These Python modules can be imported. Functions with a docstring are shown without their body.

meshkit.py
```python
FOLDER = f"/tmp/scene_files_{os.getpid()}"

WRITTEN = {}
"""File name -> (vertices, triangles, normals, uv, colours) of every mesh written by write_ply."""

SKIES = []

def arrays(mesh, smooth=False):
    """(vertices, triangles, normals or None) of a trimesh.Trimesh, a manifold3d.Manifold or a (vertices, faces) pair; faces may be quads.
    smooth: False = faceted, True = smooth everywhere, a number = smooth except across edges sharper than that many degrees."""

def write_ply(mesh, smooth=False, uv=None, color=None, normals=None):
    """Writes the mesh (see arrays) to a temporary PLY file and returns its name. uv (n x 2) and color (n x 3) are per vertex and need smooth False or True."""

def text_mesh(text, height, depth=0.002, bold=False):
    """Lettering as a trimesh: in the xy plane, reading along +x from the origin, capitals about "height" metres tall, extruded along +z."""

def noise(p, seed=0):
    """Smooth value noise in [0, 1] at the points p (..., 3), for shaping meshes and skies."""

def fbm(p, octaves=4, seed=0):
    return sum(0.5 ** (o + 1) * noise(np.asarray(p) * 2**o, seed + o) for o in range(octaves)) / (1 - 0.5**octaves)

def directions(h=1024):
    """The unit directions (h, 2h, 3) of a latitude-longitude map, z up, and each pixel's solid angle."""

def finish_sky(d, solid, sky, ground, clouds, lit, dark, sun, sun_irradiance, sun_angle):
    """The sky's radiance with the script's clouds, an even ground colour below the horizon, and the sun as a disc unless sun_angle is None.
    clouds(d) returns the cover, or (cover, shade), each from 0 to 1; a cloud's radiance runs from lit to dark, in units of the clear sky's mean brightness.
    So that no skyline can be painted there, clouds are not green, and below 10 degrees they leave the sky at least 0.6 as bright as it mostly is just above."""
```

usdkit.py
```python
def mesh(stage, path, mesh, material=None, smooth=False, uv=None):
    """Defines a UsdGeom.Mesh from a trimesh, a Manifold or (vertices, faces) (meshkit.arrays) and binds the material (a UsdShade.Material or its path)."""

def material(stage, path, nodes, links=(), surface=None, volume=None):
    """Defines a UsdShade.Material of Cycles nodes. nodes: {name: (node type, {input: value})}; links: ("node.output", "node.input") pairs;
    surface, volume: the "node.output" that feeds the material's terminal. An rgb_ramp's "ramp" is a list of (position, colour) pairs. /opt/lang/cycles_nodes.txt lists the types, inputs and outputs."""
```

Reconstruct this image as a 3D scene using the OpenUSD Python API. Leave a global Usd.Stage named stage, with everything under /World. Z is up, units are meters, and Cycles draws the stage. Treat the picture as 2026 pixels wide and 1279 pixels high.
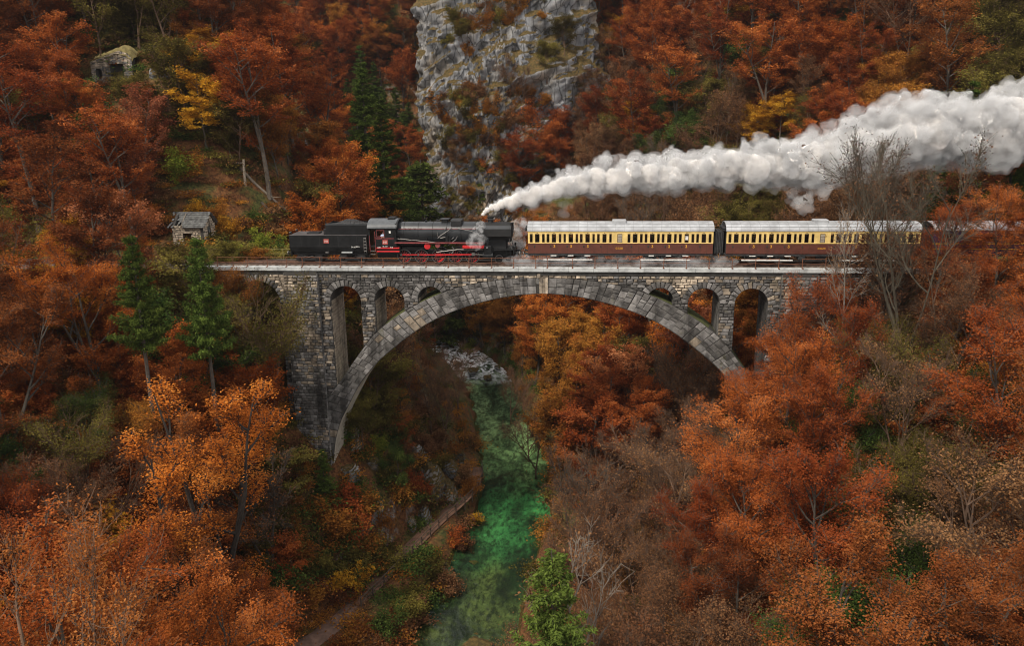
import math, random
import numpy as np, trimesh, usdkit
from meshkit import fbm, noise, text_mesh
from pxr import Usd, UsdGeom, UsdLux, UsdShade, Gf, Sdf, Vt
from scipy.interpolate import RBFInterpolator, RegularGridInterpolator
from scipy.spatial import cKDTree
from shapely.geometry import Polygon, box as sbox, MultiPolygon
from shapely.ops import unary_union

PI = math.pi
random.seed(7)
rng = np.random.default_rng(7)
stage = Usd.Stage.CreateInMemory()
UsdGeom.SetStageUpAxis(stage, "Z")
UsdGeom.SetStageMetersPerUnit(stage, 1.0)
W = UsdGeom.Xform.Define(stage, "/World")
stage.SetDefaultPrim(W.GetPrim())
UsdGeom.Scope.Define(stage, "/World/Looks")

# ------------------------------------------------------------------ camera
EYE = np.array([4.3155, -76.918, 14.528])
YAW, PITCH, ROLL = np.radians([-5.54, 14.6, -0.812])
FW = np.array([math.sin(YAW) * math.cos(PITCH), math.cos(YAW) * math.cos(PITCH), -math.sin(PITCH)])
_r = np.array([math.cos(YAW), -math.sin(YAW), 0.0])
_u = np.cross(_r, FW)
RT = _r * math.cos(ROLL) + _u * math.sin(ROLL)
UP = _u * math.cos(ROLL) - _r * math.sin(ROLL)
cam = UsdGeom.Camera.Define(stage, "/World/Camera")
m4 = np.eye(4)
m4[0, :3], m4[1, :3], m4[2, :3], m4[3, :3] = RT, UP, -FW, EYE
cam.AddTransformOp().Set(Gf.Matrix4d(m4.tolist()))
cam.CreateHorizontalApertureAttr(36.0)
cam.CreateVerticalApertureAttr(36.0 * 1279 / 2026)
cam.CreateFocalLengthAttr(36.0 * 1600 / 2026)
cam.CreateClippingRangeAttr(Gf.Vec2f(0.5, 5000.0))
cam.CreateExposureAttr(EXPOSURE := 1.3)

# ------------------------------------------------------------------ light: overcast sky
SUN_EL, SUN_AZ = math.radians(50), math.radians(215)      # behind the camera, to the left
sdir = np.array([math.sin(SUN_AZ) * math.cos(SUN_EL), math.cos(SUN_AZ) * math.cos(SUN_EL), math.sin(SUN_EL)])
sun = UsdLux.DistantLight.Define(stage, "/World/Sun")
sun.CreateIntensityAttr(0.40)
sun.CreateAngleAttr(10.0)
sun.CreateNormalizeAttr(True)
sun.CreateColorAttr(Gf.Vec3f(1.0, 0.92, 0.81))
q = Gf.Rotation(Gf.Vec3d(0, 0, 1), Gf.Vec3d(*sdir.tolist()))
sun.AddTransformOp().Set(Gf.Matrix4d().SetRotate(q))
sky = UsdLux.DomeLight.Define(stage, "/World/sky")
sky_mat = usdkit.material(stage, "/World/Looks/overcast_sky", {
    "tc": ("texture_coordinate", {}),
    "sk": ("sky_texture", {"sky_type": "single_scattering", "sun_disc": False, "sun_elevation": SUN_EL, "sun_rotation": SUN_AZ, "aerosol_density": 2.0}),
    "nz": ("noise_texture", {"scale": 2.2, "detail": 5.0, "roughness": 0.55}),
    "rp": ("rgb_ramp", {"ramp": [(0.3, (3.3, 3.25, 3.25)), (0.7, (5.7, 5.45, 5.2))]}),
    "mx": ("mix_color", {"fac": 0.85, "use_clamp": False}),
    "bg": ("background_shader", {"strength": 0.105}),
}, [("tc.generated", "nz.vector"), ("nz.fac", "rp.fac"), ("sk.color", "mx.a"), ("rp.color", "mx.b"), ("mx.result", "bg.color")], surface="bg.background")
UsdShade.MaterialBindingAPI.Apply(sky.GetPrim()).Bind(sky_mat)

# ------------------------------------------------------------------ helpers
_names = {}


def numbered(parent, name):
    n = _names.get((parent, name), 0)
    _names[(parent, name)] = n + 1
    return name if n == 0 else f"{name}_{n:03d}"


def say(p, label=None, cat=None, group=None, kind=None):
    for k, v in (("label", label), ("category", cat), ("group", group), ("kind", kind)):
        if v:
            p.SetCustomDataByKey(k, v)
    return p


def thing(name, label=None, cat=None, loc=None, rz=0.0, scale=None, group=None, kind=None):
    x = UsdGeom.Xform.Define(stage, "/World/" + numbered("/World", name))
    if loc is not None:
        x.AddTranslateOp().Set(Gf.Vec3d(*map(float, loc)))
    if rz:
        x.AddRotateZOp().Set(float(rz))
    if scale is not None:
        x.AddScaleOp().Set(Gf.Vec3f(*map(float, scale)))
    return say(x.GetPrim(), label, cat, group, kind)


def part(parent, name, mesh, mat, smooth=False, label=None, kind=None, tone=None):
    base = parent.GetPath().pathString if parent is not None else "/World"
    if isinstance(mesh, MB):
        mesh = mesh.mesh()
    p = usdkit.mesh(stage, base + "/" + numbered(base, name), mesh, mat, smooth)
    p.CreateDoubleSidedAttr(True)
    if tone is not None:
        UsdGeom.PrimvarsAPI(p).CreatePrimvar("tone", Sdf.ValueTypeNames.FloatArray, "vertex").Set(Vt.FloatArray.FromNumpy(np.asarray(tone, np.float32)))
    return say(p.GetPrim(), label, kind=kind)


def copy_of(src, name, label, cat, loc, rz=0.0, scale=None, group=None):
    p = thing(name, label, cat, loc, rz, scale, group)
    p.GetReferences().AddInternalReference(src.GetPath())
    p.SetInstanceable(True)
    return p


class MB:
    """collects shapes into one mesh"""

    def __init__(self):
        self.v, self.f, self.n = [], [], 0

    def add(self, v, f):
        v, f = np.asarray(v, float), np.asarray(f, int)
        if f.shape[1] == 4:
            f = np.vstack([f[:, [0, 1, 2]], f[:, [0, 2, 3]]])
        self.v.append(v), self.f.append(f + self.n)
        self.n += len(v)
        return self

    def tm(self, t):
        return self.add(t.vertices, t.faces)

    def mesh(self):
        return (np.vstack(self.v), np.vstack(self.f))

    def box(self, x0, x1, y0, y1, z0, z1, c=0.0):
        """a box, its edges chamfered by c"""
        if c <= 0:
            v = np.array([(x, y, z) for x in (x0, x1) for y in (y0, y1) for z in (z0, z1)])
            return self.add(v, [[0, 1, 3, 2], [4, 6, 7, 5], [0, 4, 5, 1], [2, 3, 7, 6], [0, 2, 6, 4], [1, 5, 7, 3]])
        pts = []
        for sx, X in ((1, x0), (-1, x1)):
            for sy, Y in ((1, y0), (-1, y1)):
                for sz, Z in ((1, z0), (-1, z1)):
                    pts += [(X + sx * c, Y + sy * c, Z), (X + sx * c, Y, Z + sz * c), (X, Y + sy * c, Z + sz * c)]
        return self.tm(trimesh.convex.convex_hull(np.array(pts)))

    def tube(self, pts, r, sides=6, cap=True):
        pts = np.asarray(pts, float)
        r = np.broadcast_to(np.asarray(r, float), (len(pts),))
        d = np.gradient(pts, axis=0)
        d /= np.linalg.norm(d, axis=1, keepdims=True) + 1e-12
        a = np.array([0, 0, 1.0]) if abs(d[:, 2]).mean() < 0.8 else np.array([1.0, 0, 0])
        s = np.cross(d, a)
        s /= np.linalg.norm(s, axis=1, keepdims=True) + 1e-12
        t = np.cross(s, d)
        ang = np.arange(sides) / sides * 2 * PI
        ring = s[:, None] * np.cos(ang)[None, :, None] + t[:, None] * np.sin(ang)[None, :, None]
        v = (pts[:, None] + ring * r[:, None, None]).reshape(-1, 3)
        f = []
        for i in range(len(pts) - 1):
            for k in range(sides):
                k2 = (k + 1) % sides
                f.append([i * sides + k, i * sides + k2, (i + 1) * sides + k2, (i + 1) * sides + k])
        self.add(v, f)
        if cap:
            for i0, order in ((0, -1), ((len(pts) - 1) * sides, 1)):
                idx = np.arange(sides)[::order]
                self.add(v[i0 + idx], [[0, k, k + 1] for k in range(1, sides - 1)])
        return self

    def cyl(self, p0, p1, r, sides=16, r1=None):
        return self.tube([p0, p1], [r, r if r1 is None else r1], sides)

    def prism(self, poly, y0, y1):
        """a polygon in x-z, extruded along y"""
        if isinstance(poly, (list, tuple, np.ndarray)):
            poly = Polygon(poly)
        for g in getattr(poly, "geoms", [poly]):
            t = trimesh.creation.extrude_polygon(g, y1 - y0, engine="earcut")
            v = np.array(t.vertices)
            self.add(np.stack([v[:, 0], v[:, 2] + y0, v[:, 1]], 1), np.array(t.faces)[:, ::-1])
        return self

    def prism_x(self, poly, x0, x1):
        """a polygon in y-z, extruded along x"""
        if isinstance(poly, (list, tuple, np.ndarray)):
            poly = Polygon(poly)
        for g in getattr(poly, "geoms", [poly]):
            t = trimesh.creation.extrude_polygon(g, x1 - x0, engine="earcut")
            v = np.array(t.vertices)
            self.add(np.stack([v[:, 2] + x0, v[:, 0], v[:, 1]], 1), np.array(t.faces))
        return self

    def lathe_x(self, prof, y, z, sides=24):
        """(x, r) profile turned about an axis along x"""
        prof = np.asarray(prof, float)
        ang = np.arange(sides) / sides * 2 * PI
        v = np.stack([np.repeat(prof[:, 0], sides), y + np.outer(prof[:, 1], np.cos(ang)).ravel(), z + np.outer(prof[:, 1], np.sin(ang)).ravel()], 1)
        f = [[i * sides + k, i * sides + (k + 1) % sides, (i + 1) * sides + (k + 1) % sides, (i + 1) * sides + k] for i in range(len(prof) - 1) for k in range(sides)]
        return self.add(v, f)


def rot_y_disc(x, z, y0, y1, r, sides=24):
    return trimesh.creation.cylinder(r, y1 - y0, sections=sides, transform=trimesh.transformations.translation_matrix([x, (y0 + y1) / 2, z]) @ trimesh.transformations.rotation_matrix(PI / 2, [1, 0, 0]))


_M = {}


def plain(name, col, rough=0.6, metal=0.0, vary=0.25, scale=3.0, bump=0.15, spec=0.4, dirt=None, obj=0.0, detail=6.0):
    """paint, stone or metal with uneven tone and fine relief; obj varies copies"""
    if name in _M:
        return _M[name]
    c = np.array(col, float)
    d = np.array(dirt if dirt is not None else c * (1 - vary))
    nodes = {
        "g": ("geometry", {}),
        "n": ("noise_texture", {"scale": scale, "detail": detail, "roughness": 0.6}),
        "r": ("rgb_ramp", {"ramp": [(0.30, d), (0.52, c), (0.75, np.minimum(c * (1 + vary), 0.9))]}),
        "n2": ("noise_texture", {"scale": scale * 7, "detail": 4.0}),
        "b": ("bump", {"strength": bump, "distance": 0.03}),
        "p": ("principled_bsdf", {"roughness": rough, "metallic": metal, "specular_ior_level": spec}),
    }
    links = [("g.position", "n.vector"), ("g.position", "n2.vector"), ("n.fac", "r.fac"), ("n2.fac", "b.height"), ("b.normal", "p.normal")]
    if obj:
        nodes["oi"] = ("object_info", {})
        nodes["mr"] = ("map_range", {"from_min": 0, "from_max": 1, "to_min": 1 - obj, "to_max": 1 + obj})
        nodes["h"] = ("hsv", {})
        links += [("oi.random", "mr.value"), ("mr.result", "h.value"), ("r.color", "h.color"), ("h.color", "p.base_color")]
    else:
        links.append(("r.color", "p.base_color"))
    _M[name] = usdkit.material(stage, "/World/Looks/" + name, nodes, links, surface="p.BSDF")
    return _M[name]


def leaf_mat(name, cols, transl=0.3, obj=0.32, rough=0.6):
    """leaves: tone runs along the ramp from leaf to leaf, each tree a little lighter or darker"""
    nodes = {
        "a": ("attribute", {"attribute": "tone"}),
        "r": ("rgb_ramp", {"ramp": [(i / (len(cols) - 1), c) for i, c in enumerate(cols)]}),
        "oi": ("object_info", {}),
        "mr": ("map_range", {"from_min": 0, "from_max": 1, "to_min": 1 - obj, "to_max": 1 + obj}),
        "mh": ("map_range", {"from_min": 0, "from_max": 1, "to_min": 0.494, "to_max": 0.508}),
        "h": ("hsv", {}),
        "d": ("diffuse_bsdf", {}),
        "t": ("translucent_bsdf", {}),
        "m": ("mix_closure", {"fac": transl}),
    }
    links = [("a.fac", "r.fac"), ("oi.random", "mr.value"), ("oi.random", "mh.value"), ("mr.result", "h.value"), ("mh.result", "h.hue"), ("r.color", "h.color"), ("h.color", "d.color"), ("h.color", "t.color"), ("d.BSDF", "m.closure1"), ("t.BSDF", "m.closure2")]
    return usdkit.material(stage, "/World/Looks/" + name, nodes, links, surface="m.closure")

# ------------------------------------------------------------------ terrain
def PX(P):
    """world points to the photograph's pixels, used only to thin out planting"""
    d = np.atleast_2d(np.asarray(P, float)) - EYE
    z = d @ FW
    return np.stack([1013 + 1600 * (d @ RT) / z, 639.5 - 1600 * (d @ UP) / z, z], 1)


WATER = -33.0
RIVER = np.array([(20, -150), (8, -105), (0, -78), (-4, -60), (-6, -42), (-7.2, -24), (-6.8, -13), (-6.2, 0), (-4.7, 14.7), (-6, 27), (-8.6, 39.5), (-12, 56), (-16.5, 68), (-24, 79), (-34, 88), (-52, 97), (-85, 104), (-160, 110)], float)
PATH = np.array([(-34, -34), (-23, -19.5), (-19.6, -14.5), (-17.2, -8), (-14.6, 1.0), (-12.6, 7.5), (-10.8, 12.2), (-9.9, 16.5), (-10.6, 22)], float)
PATH_Z = -31.3


def densify(p, step=0.5):
    s = np.r_[0, np.cumsum(np.linalg.norm(np.diff(p, axis=0), axis=1))]
    from scipy.interpolate import PchipInterpolator
    q = np.arange(0, s[-1], step)
    return np.stack([PchipInterpolator(s, p[:, k])(q) for k in range(p.shape[1])], 1)


RIV, PTH = densify(RIVER), densify(PATH)
_rt, _pt = cKDTree(RIV), cKDTree(PTH)
CTRL = [
    # in front of the bridge, left bank
    (-10, 0, -32.3), (-16, 0, -28), (-22, 0, -21.5), (-27, 0, -15), (-33, 0, -4.5), (-38, 0, -0.6), (-50, 0, -0.4), (-80, 0, -0.3), (-120, 0, 0),
    (-15, -8, -31), (-24, -9, -24.5), (-31, -9, -16), (-38, -8, -7), (-48, -8, -3), (-70, -8, -2), (-110, -8, -2),
    (-21, -18, -31), (-29, -20, -25), (-38, -20, -17), (-50, -22, -10), (-70, -24, -5), (-110, -24, -4),
    (-16, -36, -29), (-26, -40, -24), (-38, -44, -17), (-55, -46, -10), (-90, -48, -4),
    (-14, -58, -20), (-20, -64, -16), (-28, -70, -14), (-50, -74, -8), (-90, -80, -3), (-9, -84, -23), (-16, -92, -15), (-40, -110, -6),
    # in front, right bank
    (0, 0, -32), (10, 0, -28), (22, 0, -19), (30, 0, -10), (38, 0, -2), (46, 0, -0.6), (70, 0, -0.4), (120, 0, -0.3),
    (0, -14, -32), (8, -14, -28), (20, -14, -20), (32, -14, -12), (46, -13, -6), (70, -12, -3), (120, -12, -2),
    (1, -30, -30.5), (14, -32, -24), (30, -34, -17), (46, -34, -11), (70, -36, -6), (120, -36, -3),
    (6, -52, -28), (22, -54, -21), (44, -56, -14), (70, -58, -8), (120, -60, -4), (14, -78, -25), (46, -82, -17), (80, -90, -9),
    # the track bench
    (-42, 5.5, 0), (-60, 5.5, 0), (-90, 5.5, 0.3), (45, 5.5, 0), (70, 5.5, 0), (110, 5.5, 0),
    # behind the bridge, left hillside
    (-36, 9, 0.3), (-45, 9.5, 0.4), (-60, 9.5, 1), (-90, 9, 2), (-42, 16, 5), (-60, 16, 6), (-90, 16, 9), (-42, 28, 16), (-60, 28, 18), (-90, 28, 22),
    (-48, 45, 30), (-65, 45, 34), (-95, 45, 40), (-60, 70, 46), (-95, 70, 58), (-140, 30, 30), (-140, 70, 60),
    (-33, 6, -3), (-28, 8, -11), (-22, 10, -20), (-15, 10, -29),
    (-14, 28, -31), (-20, 29, -20), (-27, 29, -10), (-34, 30, 2),
    (-19, 50, -31), (-26, 50, -21), (-34, 52, -6), (-42, 52, 12), (-30, 74, -28), (-40, 74, -12), (-48, 72, 8),
    (-50, 90, -26), (-60, 84, 4), (-90, 94, 6),
    # far bank, beyond the bend
    (-36, 108, -18), (-36, 122, 4), (-36, 140, 34), (-60, 116, -12), (-60, 134, 24), (-60, 155, 56), (-100, 124, 0), (-100, 150, 45), (-20, 116, 4), (-14, 138, 42), (-40, 175, 80), (-100, 180, 85),
    # behind, right bank
    (2, 14, -31), (11, 12, -27), (22, 11, -18), (30, 9, -9), (38, 8, -1.5), (50, 9, 0.3), (80, 9, 0.5), (120, 9, 1),
    (-1, 30, -31), (8, 32, -24), (18, 32, -16), (28, 30, -8), (40, 28, 0), (60, 24, 4), (90, 22, 6),
    (-4, 46, -31), (4, 50, -23), (14, 52, -15), (26, 50, -5), (42, 46, 6), (65, 42, 14), (100, 40, 18),
    (-9, 64, -30), (0, 70, -18), (12, 72, -6), (26, 70, 8), (46, 66, 22), (75, 62, 32), (110, 60, 38),
    (-17, 80, -29), (-12, 90, -12), (0, 92, -3), (14, 92, 12), (30, 90, 28), (54, 86, 40), (85, 84, 52), (120, 84, 58),
    (2, 114, 22), (22, 116, 38), (45, 112, 58), (80, 112, 74), (120, 116, 84), (0, 140, 66), (40, 150, 84), (100, 160, 104),
]
CTRL = np.array(CTRL, float)
_rbf = RBFInterpolator(CTRL[:, :2], CTRL[:, 2], kernel="linear", smoothing=0.0, neighbors=None)
_rbs = RBFInterpolator(CTRL[:, :2], CTRL[:, 2], kernel="thin_plate_spline", smoothing=2.0)


def smoothstep(t):
    t = np.clip(t, 0, 1)
    return t * t * (3 - 2 * t)


def ground_raw(x, y):
    xc, yc = np.clip(x, -125, 120), np.clip(y, -110, 175)
    q = np.stack([xc, yc], 1)
    z = 0.5 * _rbf(q) + 0.5 * _rbs(q)
    P = np.stack([x, y, z * 0.6], 1)
    out = np.hypot(x - xc, y - yc)
    amp = smoothstep((np.abs(y - 2.2) - 4.5) / 6)
    amp = np.maximum(amp, (np.abs(x) < 33) * 0.5)
    dr, _ = _rt.query(np.stack([x, y], 1))
    amp = amp * smoothstep((dr - 4) / 6)
    n = (fbm(P / 9.0, 4, 3) - 0.5) * 5.0 + (np.abs(fbm(P / 4.0, 3, 8) - 0.5) * -2.4 + 0.35)
    z = z + n * amp + out * 0.2 * (y > -60)
    # track bench
    bench = smoothstep(1 - (np.abs(y - 2.4) - 3.2) / 2.5) * smoothstep((np.abs(x) - 33) / 3)
    z = z * (1 - bench) + bench * -0.42
    # footpath
    dp, _ = _pt.query(np.stack([x, y], 1))
    w = smoothstep(1 - (dp - 1.1) / 2.2)
    z = z * (1 - w) + w * (PATH_Z - 0.12)
    # under the viaduct the ground stays clear of the deck
    under = smoothstep(1 - (np.abs(y - 2.2) - 3) / 2) * (np.abs(x) < 33)
    z = np.where(under > 0.5, np.minimum(z, -2.8), z)
    # river bed
    hw = 4.7 + 0.8 * (fbm(np.stack([x / 7, y / 7, 0 * x], 1), 3, 5) - 0.5) * 2
    bank = WATER - 1.0 + np.maximum(dr - hw + 0.4, 0) * 2.6
    z = np.minimum(z, bank)
    z = np.where(dr > hw, np.maximum(z, WATER - 0.9 + np.minimum(dr - hw, 2.4) * 1.0), z)
    return z


gx = np.unique(np.r_[np.linspace(-300, -130, 20), np.arange(-130, 125, 1.1), np.linspace(126, 300, 20)])
gy = np.unique(np.r_[np.linspace(-300, -112, 16), np.arange(-112, 176, 1.1), np.linspace(178, 320, 18)])
GX, GY = np.meshgrid(gx, gy, indexing="ij")
GZ = ground_raw(GX.ravel(), GY.ravel()).reshape(GX.shape)
_gi = RegularGridInterpolator((gx, gy), GZ, bounds_error=False, fill_value=None)


def H(x, y):
    return _gi(np.stack([np.atleast_1d(x).astype(float), np.atleast_1d(y).astype(float)], -1))


def ray(px, py):
    d = FW + RT * (px - 1013) / 1600 - UP * (py - 639.5) / 1600
    return d


def hit(px, py, lift=0.0, t0=12.0, t1=330.0):
    """where a sight line meets the ground raised by lift"""
    t = np.arange(t0, t1, 0.5)
    P = EYE + ray(px, py)[None] * t[:, None]
    below = P[:, 2] < H(P[:, 0], P[:, 1]) + lift
    below[(np.abs(P[:, 0]) < 33) & (np.abs(P[:, 1] - 2.2) < 2)] = False
    if not below.any():
        return None
    i = int(np.argmax(below))
    p = P[i].copy()
    p[2] = H(p[0], p[1])[0]
    return p

# ------------------------------------------------------------------ ground, river, path as built surfaces
def grid_mesh(X, Y, Z):
    n, m = X.shape
    i = np.arange(n * m).reshape(n, m)
    f = np.stack([i[:-1, :-1].ravel(), i[1:, :-1].ravel(), i[1:, 1:].ravel(), i[:-1, 1:].ravel()], 1)
    return (np.stack([X.ravel(), Y.ravel(), Z.ravel()], 1), f)


hill_mat = usdkit.material(stage, "/World/Looks/forest_floor", {
    "g": ("geometry", {}),
    "sx": ("separate_xyz", {}),
    "n1": ("noise_texture", {"scale": 0.22, "detail": 6.0, "roughness": 0.65}),
    "n2": ("noise_texture", {"scale": 2.6, "detail": 6.0, "roughness": 0.7}),
    "n3": ("noise_texture", {"scale": 0.6, "detail": 5.0, "roughness": 0.6}),
    "leaf": ("rgb_ramp", {"ramp": [(0.32, (0.030, 0.018, 0.009)), (0.46, (0.105, 0.042, 0.016)), (0.58, (0.18, 0.075, 0.026)), (0.72, (0.10, 0.062, 0.03))]}),
    "moss": ("rgb_ramp", {"ramp": [(0.35, (0.022, 0.026, 0.008)), (0.55, (0.075, 0.075, 0.020)), (0.72, (0.12, 0.105, 0.03))]}),
    "rock": ("rgb_ramp", {"ramp": [(0.30, (0.07, 0.065, 0.06)), (0.5, (0.20, 0.19, 0.18)), (0.70, (0.34, 0.32, 0.30))]}),
    "mm": ("map_range", {"from_min": 0.44, "from_max": 0.58, "clamp": True}),
    "m1": ("mix_color", {}),
    "sl": ("map_range", {"from_min": 0.50, "from_max": 0.36, "clamp": True}),
    "rn": ("map_range", {"from_min": 0.50, "from_max": 0.60, "clamp": True}),
    "mu": ("math", {"math_type": "multiply"}),
    "m2": ("mix_color", {}),
    "b": ("bump", {"strength": 0.8, "distance": 0.25}),
    "p": ("principled_bsdf", {"roughness": 0.9, "specular_ior_level": 0.2}),
}, [("g.position", "n1.vector"), ("g.position", "n2.vector"), ("g.position", "n3.vector"), ("g.normal", "sx.vector"),
    ("n2.fac", "leaf.fac"), ("n2.fac", "moss.fac"), ("n2.fac", "rock.fac"), ("n1.fac", "mm.value"), ("mm.result", "m1.fac"), ("leaf.color", "m1.a"), ("moss.color", "m1.b"),
    ("sx.z", "sl.value"), ("n3.fac", "rn.value"), ("sl.result", "mu.value1"), ("rn.result", "mu.value2"), ("mu.value", "m2.fac"), ("m1.result", "m2.a"), ("rock.color", "m2.b"),
    ("m2.result", "p.base_color"), ("n2.fac", "b.height"), ("b.normal", "p.normal")], surface="p.BSDF")
p = part(None, "hillside", grid_mesh(GX, GY, GZ), hill_mat, True)
say(p, "steep leaf strewn gorge sides rising behind and below the viaduct", "hillside", kind="structure")

# river: clear green water over a pale and weedy bed
tt = np.linspace(0, len(RIV) - 1, 420).astype(int)
cen = RIV[tt]
tan = np.gradient(cen, axis=0)
tan /= np.linalg.norm(tan, axis=1, keepdims=True)
nor = np.stack([-tan[:, 1], tan[:, 0]], 1)
ss = np.linspace(-8, 8, 49)
RX = cen[:, 0][:, None] + nor[:, 0][:, None] * ss
RY = cen[:, 1][:, None] + nor[:, 1][:, None] * ss
up_z = np.interp(cen[:, 1], [60, 70, 84, 92], [0, 0.15, 1.2, 1.6])[:, None]   # the rapids drop towards the pool
chop = np.clip((RY - 58) / 12, 0, 1)
RZ = WATER + up_z + (fbm(np.stack([RX * 0.9, RY * 0.9, 0 * RX], -1), 4, 11) - 0.5) * (0.05 + 0.8 * chop)
water_mat = usdkit.material(stage, "/World/Looks/river_water", {
    "g": ("geometry", {}),
    "n": ("noise_texture", {"scale": 1.6, "detail": 4.0}),
    "b": ("bump", {"strength": 0.5, "distance": 0.12}),
    "f": ("fresnel", {"IOR": 1.33}),
    "t": ("transparent_bsdf", {"color": (0.70, 0.88, 0.72)}),
    "gl": ("glossy_bsdf", {"color": (0.9, 0.9, 0.9), "roughness": 0.06}),
    "m": ("mix_closure", {}),
    # broken white water where the bed drops
    "fs": ("separate_xyz", {}),
    "fn": ("noise_texture", {"scale": 0.55, "detail": 6.0, "roughness": 0.7, "distortion": 1.2}),
    "fr": ("map_range", {"from_min": 0.46, "from_max": 0.54, "clamp": True}),
    "fy": ("map_range", {"from_min": 60.0, "from_max": 70.0, "clamp": True}),
    "fm": ("math", {"math_type": "multiply"}),
    "w": ("diffuse_bsdf", {"color": (0.88, 0.90, 0.90)}),
    "mw": ("mix_closure", {}),
}, [("g.position", "n.vector"), ("n.fac", "b.height"), ("b.normal", "f.normal"), ("b.normal", "gl.normal"), ("f.fac", "m.fac"), ("t.BSDF", "m.closure1"), ("gl.BSDF", "m.closure2"),
    ("g.position", "fn.vector"), ("g.position", "fs.vector"), ("fs.y", "fy.value"), ("fn.fac", "fr.value"), ("fr.result", "fm.value1"), ("fy.result", "fm.value2"), ("fm.value", "mw.fac"), ("m.closure", "mw.closure1"), ("w.BSDF", "mw.closure2")], surface="mw.closure")
v, f = grid_mesh(RX, RY, RZ)
p = part(None, "river", (v, f), water_mat, True)
say(p, "clear emerald green river running through the gorge with white rapids upstream", "river", kind="structure")
bed_mat = usdkit.material(stage, "/World/Looks/river_bed", {
    "g": ("geometry", {}),
    "sy": ("separate_xyz", {}),
    "mp": ("mapping", {"scale": (1.0, 0.5, 1.0)}),
    "n1": ("noise_texture", {"scale": 0.20, "detail": 6.0, "roughness": 0.6, "distortion": 1.0}),
    "n2": ("noise_texture", {"scale": 1.7, "detail": 8.0, "roughness": 0.75}),
    # clean pale marl in the middle pool, weed and silt towards the lower reach, gravel and leaves upstream
    "ymid": ("rgb_ramp", {"ramp": [(0.0, (0.14, 0.105, 0.045)), (0.26, (0.10, 0.095, 0.038)), (0.40, (0.055, 0.15, 0.07)), (0.55, (0.075, 0.25, 0.12)), (0.66, (0.26, 0.31, 0.20)), (1.0, (0.34, 0.33, 0.26))]}),
    "yn": ("noise_texture", {"scale": 0.13, "detail": 3.0}),
    "ya": ("math", {"math_type": "multiply_add", "value2": 44.0}),
    "ym": ("map_range", {"from_min": -3.0, "from_max": 74.0, "clamp": True}),
    "r1": ("rgb_ramp", {"ramp": [(0.38, (0.10, 0.13, 0.08)), (0.49, (0.6, 0.66, 0.55)), (0.62, (1.5, 1.45, 1.2))]}),
    "r2": ("rgb_ramp", {"ramp": [(0.42, (0.05, 0.06, 0.035)), (0.50, (0.62, 0.62, 0.6)), (0.62, (1.25, 1.25, 1.2))]}),
    "m0": ("mix_color", {"blend_type": "multiply", "fac": 1.0, "use_clamp": False}),
    "m": ("mix_color", {"blend_type": "multiply", "fac": 0.85, "use_clamp": False}),
    "p": ("principled_bsdf", {"roughness": 0.9}),
}, [("g.position", "mp.vector"), ("g.position", "sy.vector"), ("g.position", "yn.vector"), ("yn.fac", "ya.value1"), ("sy.y", "ya.value3"), ("ya.value", "ym.value"), ("ym.result", "ymid.fac"), ("mp.vector", "n1.vector"), ("mp.vector", "n2.vector"), ("n1.fac", "r1.fac"), ("n2.fac", "r2.fac"), ("ymid.color", "m0.a"), ("r1.color", "m0.b"), ("m0.result", "m.a"), ("r2.color", "m.b"), ("m.result", "p.base_color")], surface="p.BSDF")
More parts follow.
